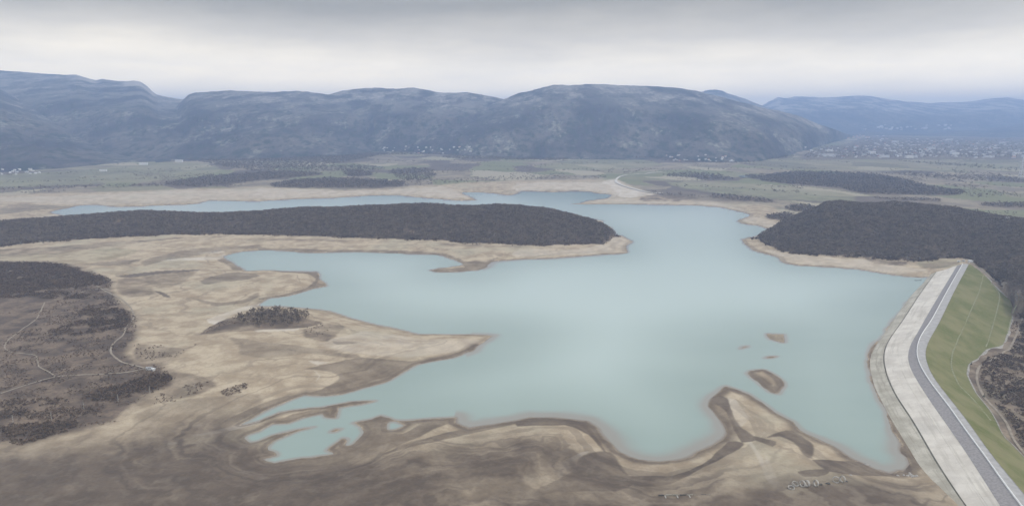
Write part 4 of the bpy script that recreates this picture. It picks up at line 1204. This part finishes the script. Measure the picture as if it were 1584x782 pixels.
H_W = {'small': box_mesh("house_wall", (-7, 7, -5, 5, -3, 5.5), M_WALL), 'block': box_mesh("house_wall", (-22, 22, -7, 7, -3, 12), M_WALL)}
H_R = {'grey': gable_mesh("roof", 14, 10, 5.5, 3.5, M_ROOF_G), 'red': gable_mesh("roof", 14, 10, 5.5, 3.5, M_ROOF_R), 'white': gable_mesh("roof", 14, 10, 5.5, 2.5, M_ROOF_W),
       'flat': box_mesh("roof", (-22.6, 22.6, -7.6, 7.6, 12, 12.8), M_ROOF_W)}
def house(x, y, z, rz, s, roof, label, group):
    k = 'block' if roof == 'flat' else 'small'
    w = obj("house" if k == 'small' else "apartment_block", H_W[k]); w.location = (x, y, z); w.rotation_euler = (0, 0, rz); w.scale = (s, s, s)
    obj("roof", H_R[roof], w)
    tag(w, label, "house" if k == 'small' else "building", group)
bpy.context.view_layer.update()
DG = bpy.context.evaluated_depsgraph_get()
PEAKS = [o for o in scene.objects if o.name.startswith('mountain')]
def hit_far(x, y):
    r_ = ray(x, y).normalized()
    best = None
    for o in PEAKS:
        ok, loc, n_, i_ = o.ray_cast(O, r_, depsgraph=DG)
        if ok and (best is None or loc.y < best.y): best = loc.copy()
    p_ = BVH.ray_cast(O, r_)[0]
    if p_ is not None and (best is None or p_.y < best.y): best = p_
    return tuple(best) if best is not None else hit(x, y)
def village(n, box, size, mix, where, seed, zoff=0.0, dens=None):
    r = random.Random(seed); c_ = 0; tries = 0
    names = {'grey': "grey-roofed white house", 'red': "red-roofed house", 'white': "white-roofed house", 'flat': "long flat-roofed block"}
    while c_ < n and tries < n * 40:
        tries += 1
        x, y = r.uniform(box[0], box[1]), r.uniform(box[2], box[3])
        if dens and not dens(x, y): continue
        if perlin(np.array([x / 14 + seed]), np.array([y / 3.0]))[0] + r.uniform(-.25, .25) < -.12: continue
        p = hit_far(x, y)
        rf = r.choices(list(mix), list(mix.values()))[0]
        sz = r.uniform(.7, 1.3)
        part = place_words((x - box[0]) / (box[1] - box[0]), (y - box[2]) / (box[3] - box[2]))
        big = "large" if sz > 1.08 else ("small" if sz < .9 else "middling")
        house(p[0], p[1], p[2] + zoff, r.uniform(-.5, .5), sz * size, rf, f"{big} {names[rf]} on the {part} side of {where}", f"houses of {where}")
        c_ += 1
town = lambda x, y: y > 214 + 12 * max(0, (1330 - x) / 80) - 0 and not (x < 1330 and y < 226)
village(150, (1245, 1600, 215, 244.5), 1.25, {'grey': 5, 'white': 5, 'red': 2, 'flat': 1}, "the far town", 1, 0, town)
village(22, (1300, 1600, 237, 244.5), 1.2, {'flat': 3, 'white': 2}, "the far town's field edge", 2)
village(16, (1310, 1375, 208, 216), 1.7, {'red': 4, 'white': 1}, "the rise behind the far town", 3)
village(34, (1335, 1480, 193, 201), 2.6, {'white': 4, 'grey': 1}, "the upper village", 4)
village(30, (1030, 1136, 240, 250), 0.8, {'white': 4, 'grey': 2, 'red': 1}, "the hamlet under the central mountain", 5)
village(28, (590, 735, 227, 238), 0.9, {'white': 4, 'grey': 3, 'red': 1}, "the hamlet beyond the peninsula", 6)
village(18, (0, 70, 262, 271), 0.85, {'white': 3, 'grey': 2}, "the farmstead by the far-left field", 7)
for x, y, s, rz, lab in [(222,255,1.6,.1,"long pale barn beside the far left field"),(277,250.5,1.6,-.1,"long pale farm building at the right end of the far left field"),(160,265,1.2,0,"small white barn in the middle of the far left field")]:
    p = hit(x, y); house(p[0], p[1], p[2], rz, s * .7, 'flat', lab, None)
for x, y, lab in [(1557,341,"small white house at the foot of the wooded hill, beside a hedge"),(1578,343,"small white house at the frame's edge beyond the wooded hill")]:
    p = hit(x, y); house(p[0], p[1], p[2] + 1.0, .3, .95, 'white', lab, None)
# the rest of the town: too many and too small to tell apart
V, F = [], []
r = random.Random(12)
for k in range(260):
    x, y = r.uniform(1250, 1620), r.uniform(214, 243)
    if not town(x, y): continue
    p = hit(x, y); s = r.uniform(.6, 1.1)
    bv, bf = box_verts(-8 * s, 8 * s, -6 * s, 6 * s, -3, 6 * s)
    b = len(V); V += [(p[0] + q[0], p[1] + q[1], p[2] + q[2]) for q in bv]; F += [tuple(b + i for i in f) for f in bf]
tag(obj("town_houses", mesh_from("town_houses", V, F, M_WALL, False)), "mass of tiny pale houses filling the far town", "houses", kind='stuff')
# town trees
tx, ty = [], []
for k in range(1500):
    x, y = r.uniform(1245, 1620), r.uniform(213, 244)
    if town(x, y):
        p = hit(x, y); tx.append((p[0], p[1], p[2], r.uniform(1.2, 2.2)))
scatter_mass("town_greenery", np.array(tx), C_FAR, .8, 1.2, "dark trees between the houses of the far town", "trees")

# ------------------------------------------------------------------ gatehouse and huts
def building(name, px, w, d, h, rz, label, roof_mat, wins=2, gable=True):
    p = hit(*px)
    root = empty(name, (p[0], p[1], p[2]), rz); tag(root, label, "building")
    obj("wall", box_mesh("wall", (-w / 2, w / 2, -d / 2, d / 2, -1.5, h), M_WALL), root)
    if gable:
        obj("roof", gable_mesh("roof", w, d, h, h * .4, roof_mat, .5), root)
    else:
        obj("roof", box_mesh("roof", (-w / 2 - .5, w / 2 + .5, -d / 2 - .5, d / 2 + .5, h, h + .5), roof_mat), root)
    obj("door", box_mesh("door", (-w * .42, -w * .42 + 1.1, -d / 2 - .06, -d / 2 + .1, 0, 2.1), M_DARKWOOD), root)
    for k in range(wins):
        x0 = -w * .12 + k * w * .28
        f = obj("window", box_mesh("window", (x0, x0 + 1.5, -d / 2 - .08, -d / 2 + .1, 1.1, 2.5), M_WHITE), root)
        obj("pane", box_mesh("pane", (x0 + .12, x0 + 1.38, -d / 2 - .1, -d / 2 - .07, 1.22, 2.38), M_GLASS), f)
    return root
building("gatehouse", (1501, 406), 7, 6, 4.5, .2, "white gatehouse at the far end of the dam crest road", M_ROOF_W, 2, False)
building("shed", (1483, 405), 4.5, 3.5, 2.6, -.4, "small white shed on the grass left of the gatehouse", M_ROOF_W, 1)
building("shed", (1490, 404.5), 5, 3.5, 2.4, .15, "low grey-roofed shed between the gatehouse and the white shed", M_ROOF_G, 1)
building("hut", (231, 571), 6, 4.2, 2.6, .25, "small pale hut at the end of the dirt path", M_ROOF_G, 2)
building("lean_to", (237, 572.5), 3.6, 3, 2.0, -.5, "tiny white-roofed store beside the hut at the path end", M_ROOF_W, 1, False)

# line of poles on the left bank
def cyl(name, h, r0, r1, mat, n=8, z0=-.8):
    V, F = [], []
    for z, rr_ in ((z0, r0), (h, r1)):
        for q in range(n):
            V.append((math.cos(q / n * 6.2832) * rr_, math.sin(q / n * 6.2832) * rr_, z))
    F = [(q, (q + 1) % n, n + (q + 1) % n, n + q) for q in range(n)] + [tuple(range(n, 2 * n))]
    return mesh_from(name, V, F, mat, False)
pole_m = cyl("pole", 8.5, .3, .2, M_RING); arm_m = box_mesh("crossarm", (-1.0, 1.0, -.1, .1, 7.6, 7.8), M_DARKWOOD)
POLES = [(20.5,654,"leftmost pale pole on the left bank, above the dark thicket"),(80,650,"pale pole over the dark thicket, second from the left"),(130,633,"middle pale pole of the line on the left bank"),(183,621,"pale pole of the line below the thicket by the hut"),(232,608,"pale pole nearest the hut, at the right end of the line")]
for x, y, lab in POLES:
    p = hit(x, y); q = empty("utility_pole", p, .9); obj("pole", pole_m, q); obj("crossarm", arm_m, q)
    tag(q, lab, "pole", "line of poles on the left bank")

# ------------------------------------------------------------------ concrete rings on the near mud
def ring_mesh(name, R, r_in, w, mat, n=28):
    V, F = [], []
    prof = [(R, -w / 2), (R, w / 2), (r_in, w / 2), (r_in, -w / 2)]
    for q in range(n):
        a = q / n * 6.2832
        for rad, zz in prof: V.append((math.cos(a) * rad, math.sin(a) * rad, zz))
    for q in range(n):
        for k in range(4):
            F.append((q * 4 + k, ((q + 1) % n) * 4 + k, ((q + 1) % n) * 4 + (k + 1) % 4, q * 4 + (k + 1) % 4))
    return mesh_from(name, V, F, mat, False)
RG = ring_mesh("concrete_ring", 2.7, 2.2, 1.3, M_RING); RGT = ring_mesh("concrete_ring", 2.6, 2.0, 2.0, M_RING)
# (pixel, mesh, tilt from lying flat, turn, label)
for px, me, tilt, rz, lab in [
    ((1224,755), RG, 6, 0, "concrete ring lying flat at the left end of the row"),
    ((1230,750.5), RG, 24, 40, "concrete ring leaning on the flat one at the row's left end"),
    ((1241,752), RG, 82, -62, "upright concrete ring, first of the close pair, hollow to the left"),
    ((1248,751.5), RGT, 84, -68, "wide upright concrete ring, second of the close pair"),
    ((1262,751), RG, 86, -75, "concrete ring standing alone on edge, seen narrow"),
    ((1293,745.5), RG, 84, -25, "upright concrete ring whose round opening faces the viewer"),
    ((1303,744.5), RG, 84, -66, "upright concrete ring at the right end of the row")]:
    p = hit(*px)
    o = obj("concrete_ring", me)
    t = math.radians(tilt)
    o.rotation_euler = (t, 0, math.radians(rz)); o.location = (p[0], p[1], p[2] + 2.55 * math.sin(t) + .55 * math.cos(t))
    tag(o, lab, "concrete ring", "concrete rings on the mud")
def rock(name, p, s, lab, grp, mat=M_ROCK, flat=.6):
    bm = bmesh.new(); bmesh.ops.create_icosphere(bm, subdivisions=2, radius=1)
    sd = random.random() * 99
    for v in bm.verts:
        v.co *= 1 + .25 * math.sin(v.co.x * 3 + sd) * math.cos(v.co.y * 4 + sd) + random.uniform(-.08, .08)
        v.co.z *= flat
    me = bpy.data.meshes.new(name); bm.to_mesh(me); bm.free(); me.materials.append(mat)
    o = obj(name, me); o.location = p; o.scale = (s * 1.2, s, s); o.rotation_euler = (0, 0, random.uniform(0, 6))
    tag(o, lab, "rock", grp); return o
for x, y, s, lab in [(1270,749,1.5,"dark broken lump beside the ring standing alone"),(1281,747.5,1.7,"dark broken lump midway along the ring row"),(1309,744,1.2,"small lump at the right end of the ring row")]:
    rock("rubble_lump", hit(x, y), s, lab, None, M_DARKWOOD, .5)
for x, y, s_, lab in [(1404,735,1.1,"second boulder from the left in the heap at the dam's near foot"),(1409,734,1.6,"large boulder at the back of the heap at the dam's near foot"),(1414,736,1.8,"largest boulder, right of the middle of the heap at the dam's foot"),(1418,735,1.3,"boulder at the right end of the heap at the dam's near foot"),(1411,737,1.2,"boulder at the front of the heap at the dam's near foot"),(1407,731,.9,"small boulder behind the heap at the dam's near foot"),(1398,734,.9,"small boulder at the left end of the heap at the dam's foot"),(1389,735,1.1,"lone boulder left of the heap at the dam's near foot"),(1341,718,1.6,"pale boulder at the waterline of the right-hand mud bay"),(1316,734,1.0,"small boulder on the mud right of the concrete rings")]:
    rock("boulder", hit(x, y), s_, lab, "boulders at the dam's near foot")
# broken low wall on the near mud
p0, p1 = Vector(hit(1018, 766)), Vector(hit(1117, 763))
wl = empty("broken_wall", p0); wl.rotation_euler = (0, 0, math.atan2(p1.y - p0.y, p1.x - p0.x)); tag(wl, "low broken wall with short buttresses on the near mud", "wall")
Lw = (p1 - p0).length
for k in range(9):
    a, b = k * Lw / 9 + .3, (k + 1) * Lw / 9 - random.uniform(.3, 1.8)
    obj("wall_block", box_mesh("wall_block", (a, b, -.5, .5, -1.0, random.uniform(.5, 1.1)), M_DARKWOOD if k % 3 == 0 else M_STAIN), wl)
for k in range(5):
    a = (k + .5) * Lw / 5.3
    obj("buttress", box_mesh("buttress", (a, a + .9, -4.2, -.52, -1.2, .6), M_RING), wl)
# floating boom by the dam's far corner
p = at(1420, 433.4, 0)
bm_ = empty("floating_boom", (p[0], p[1], .1), .15); tag(bm_, "thin dark boom floating by the far corner of the dam", "boom")
for k in range(4):
    bxm = cyl("float", 3.2, .55, .55, M_DARKWOOD, 10, 0); o = obj("float", bxm, bm_); o.rotation_euler = (0, math.pi / 2, 0); o.location = (-7 + k * 3.6, 0, 0)
# pale lattice mast on the far right of the plain
p = hit(1579, 277)
ms = empty("lattice_mast", p); tag(ms, "pale lattice mast on the plain at the right edge", "mast")
V, F = [], []
def bar(a, b, r_):
    a, b = Vector(a), Vector(b); d = (b - a).normalized(); s1 = d.orthogonal().normalized() * r_; s2 = d.cross(s1.normalized()) * r_
    n = len(V); V.extend([tuple(a + s1), tuple(a + s2), tuple(a - s1), tuple(a - s2), tuple(b + s1), tuple(b + s2), tuple(b - s1), tuple(b - s2)])
    F.extend([(n + q, n + (q + 1) % 4, n + 4 + (q + 1) % 4, n + 4 + q) for q in range(4)])
HM = 105.0
for sx, sy in ((1, 1), (1, -1), (-1, -1), (-1, 1)):
    bar((sx * 9, sy * 9, -3), (sx * 1.5, sy * 1.5, HM), .8)
for k in range(9):
    z0, z1 = k / 9 * HM, (k + 1) / 9 * HM
    w0, w1 = 9 - 7.5 * k / 9, 9 - 7.5 * (k + 1) / 9
    for (ax, ay), (bx_, by_) in (((1, 1), (1, -1)), ((1, -1), (-1, -1)), ((-1, -1), (-1, 1)), ((-1, 1), (1, 1))):
        bar((ax * w0, ay * w0, z0), (bx_ * w1, by_ * w1, z1), .4)
obj("lattice", mesh_from("lattice", V, F, M_STEEL, False), ms)
V, F = [], []
bar((-16, 0, HM * .8), (16, 0, HM * .8), 1.0); bar((-12, 0, HM * .93), (12, 0, HM * .93), .9)
obj("crossarm", mesh_from("crossarm", V, F, M_STEEL, False), ms)
# small far pond
pr = np.array([hit(x, y) for x, y in [(1142,273),(1150,271.6),(1160,272),(1168,273.5),(1164,275.4),(1150,275.4)]])
pz = pr[:, 2].max() + 3.0
pm = mesh_from("pond", np.column_stack([pr[:, :2], np.full(len(pr), pz)]), [tuple(range(len(pr)))], M_WHITE if False else M_WATER, False)
fattr(pm, 'painted_sheen', np.full(len(pr), .9)); fattr(pm, 'shallow', np.full(len(pr), .3))
tag(obj("pond", pm), kind='structure')

# ------------------------------------------------------------------ haze: one closed box of even pale air
hz = bpy.data.materials.new("haze_air"); hz.use_nodes = True
hn = hz.node_tree; hn.nodes.clear()
ho = hn.nodes.new('ShaderNodeOutputMaterial'); pv = hn.nodes.new('ShaderNodeVolumePrincipled')
pv.inputs['Color'].default_value = HAZE_COLOR; pv.inputs['Density'].default_value = HAZE_DENSITY
pv.inputs['Anisotropy'].default_value = 0.2
hn.links.new(pv.outputs[0], ho.inputs['Volume'])
top = max(v for o in scene.objects if o.type == 'MESH' and o.name.startswith('mountain') for v in [max(q[2] for q in o.bound_box)]) + 40
xm = 1.9 * yr.max() + 800
V, F = box_verts(-xm, xm, -2500, yr.max() + 800, -45, top)
tag(obj("haze", mesh_from("haze", V, F, hz, False)), kind='stuff')
print("counts", len(bp), n1, n2, n3, n4, "grid", NR, NC, "top", top, "objects", len(scene.objects))
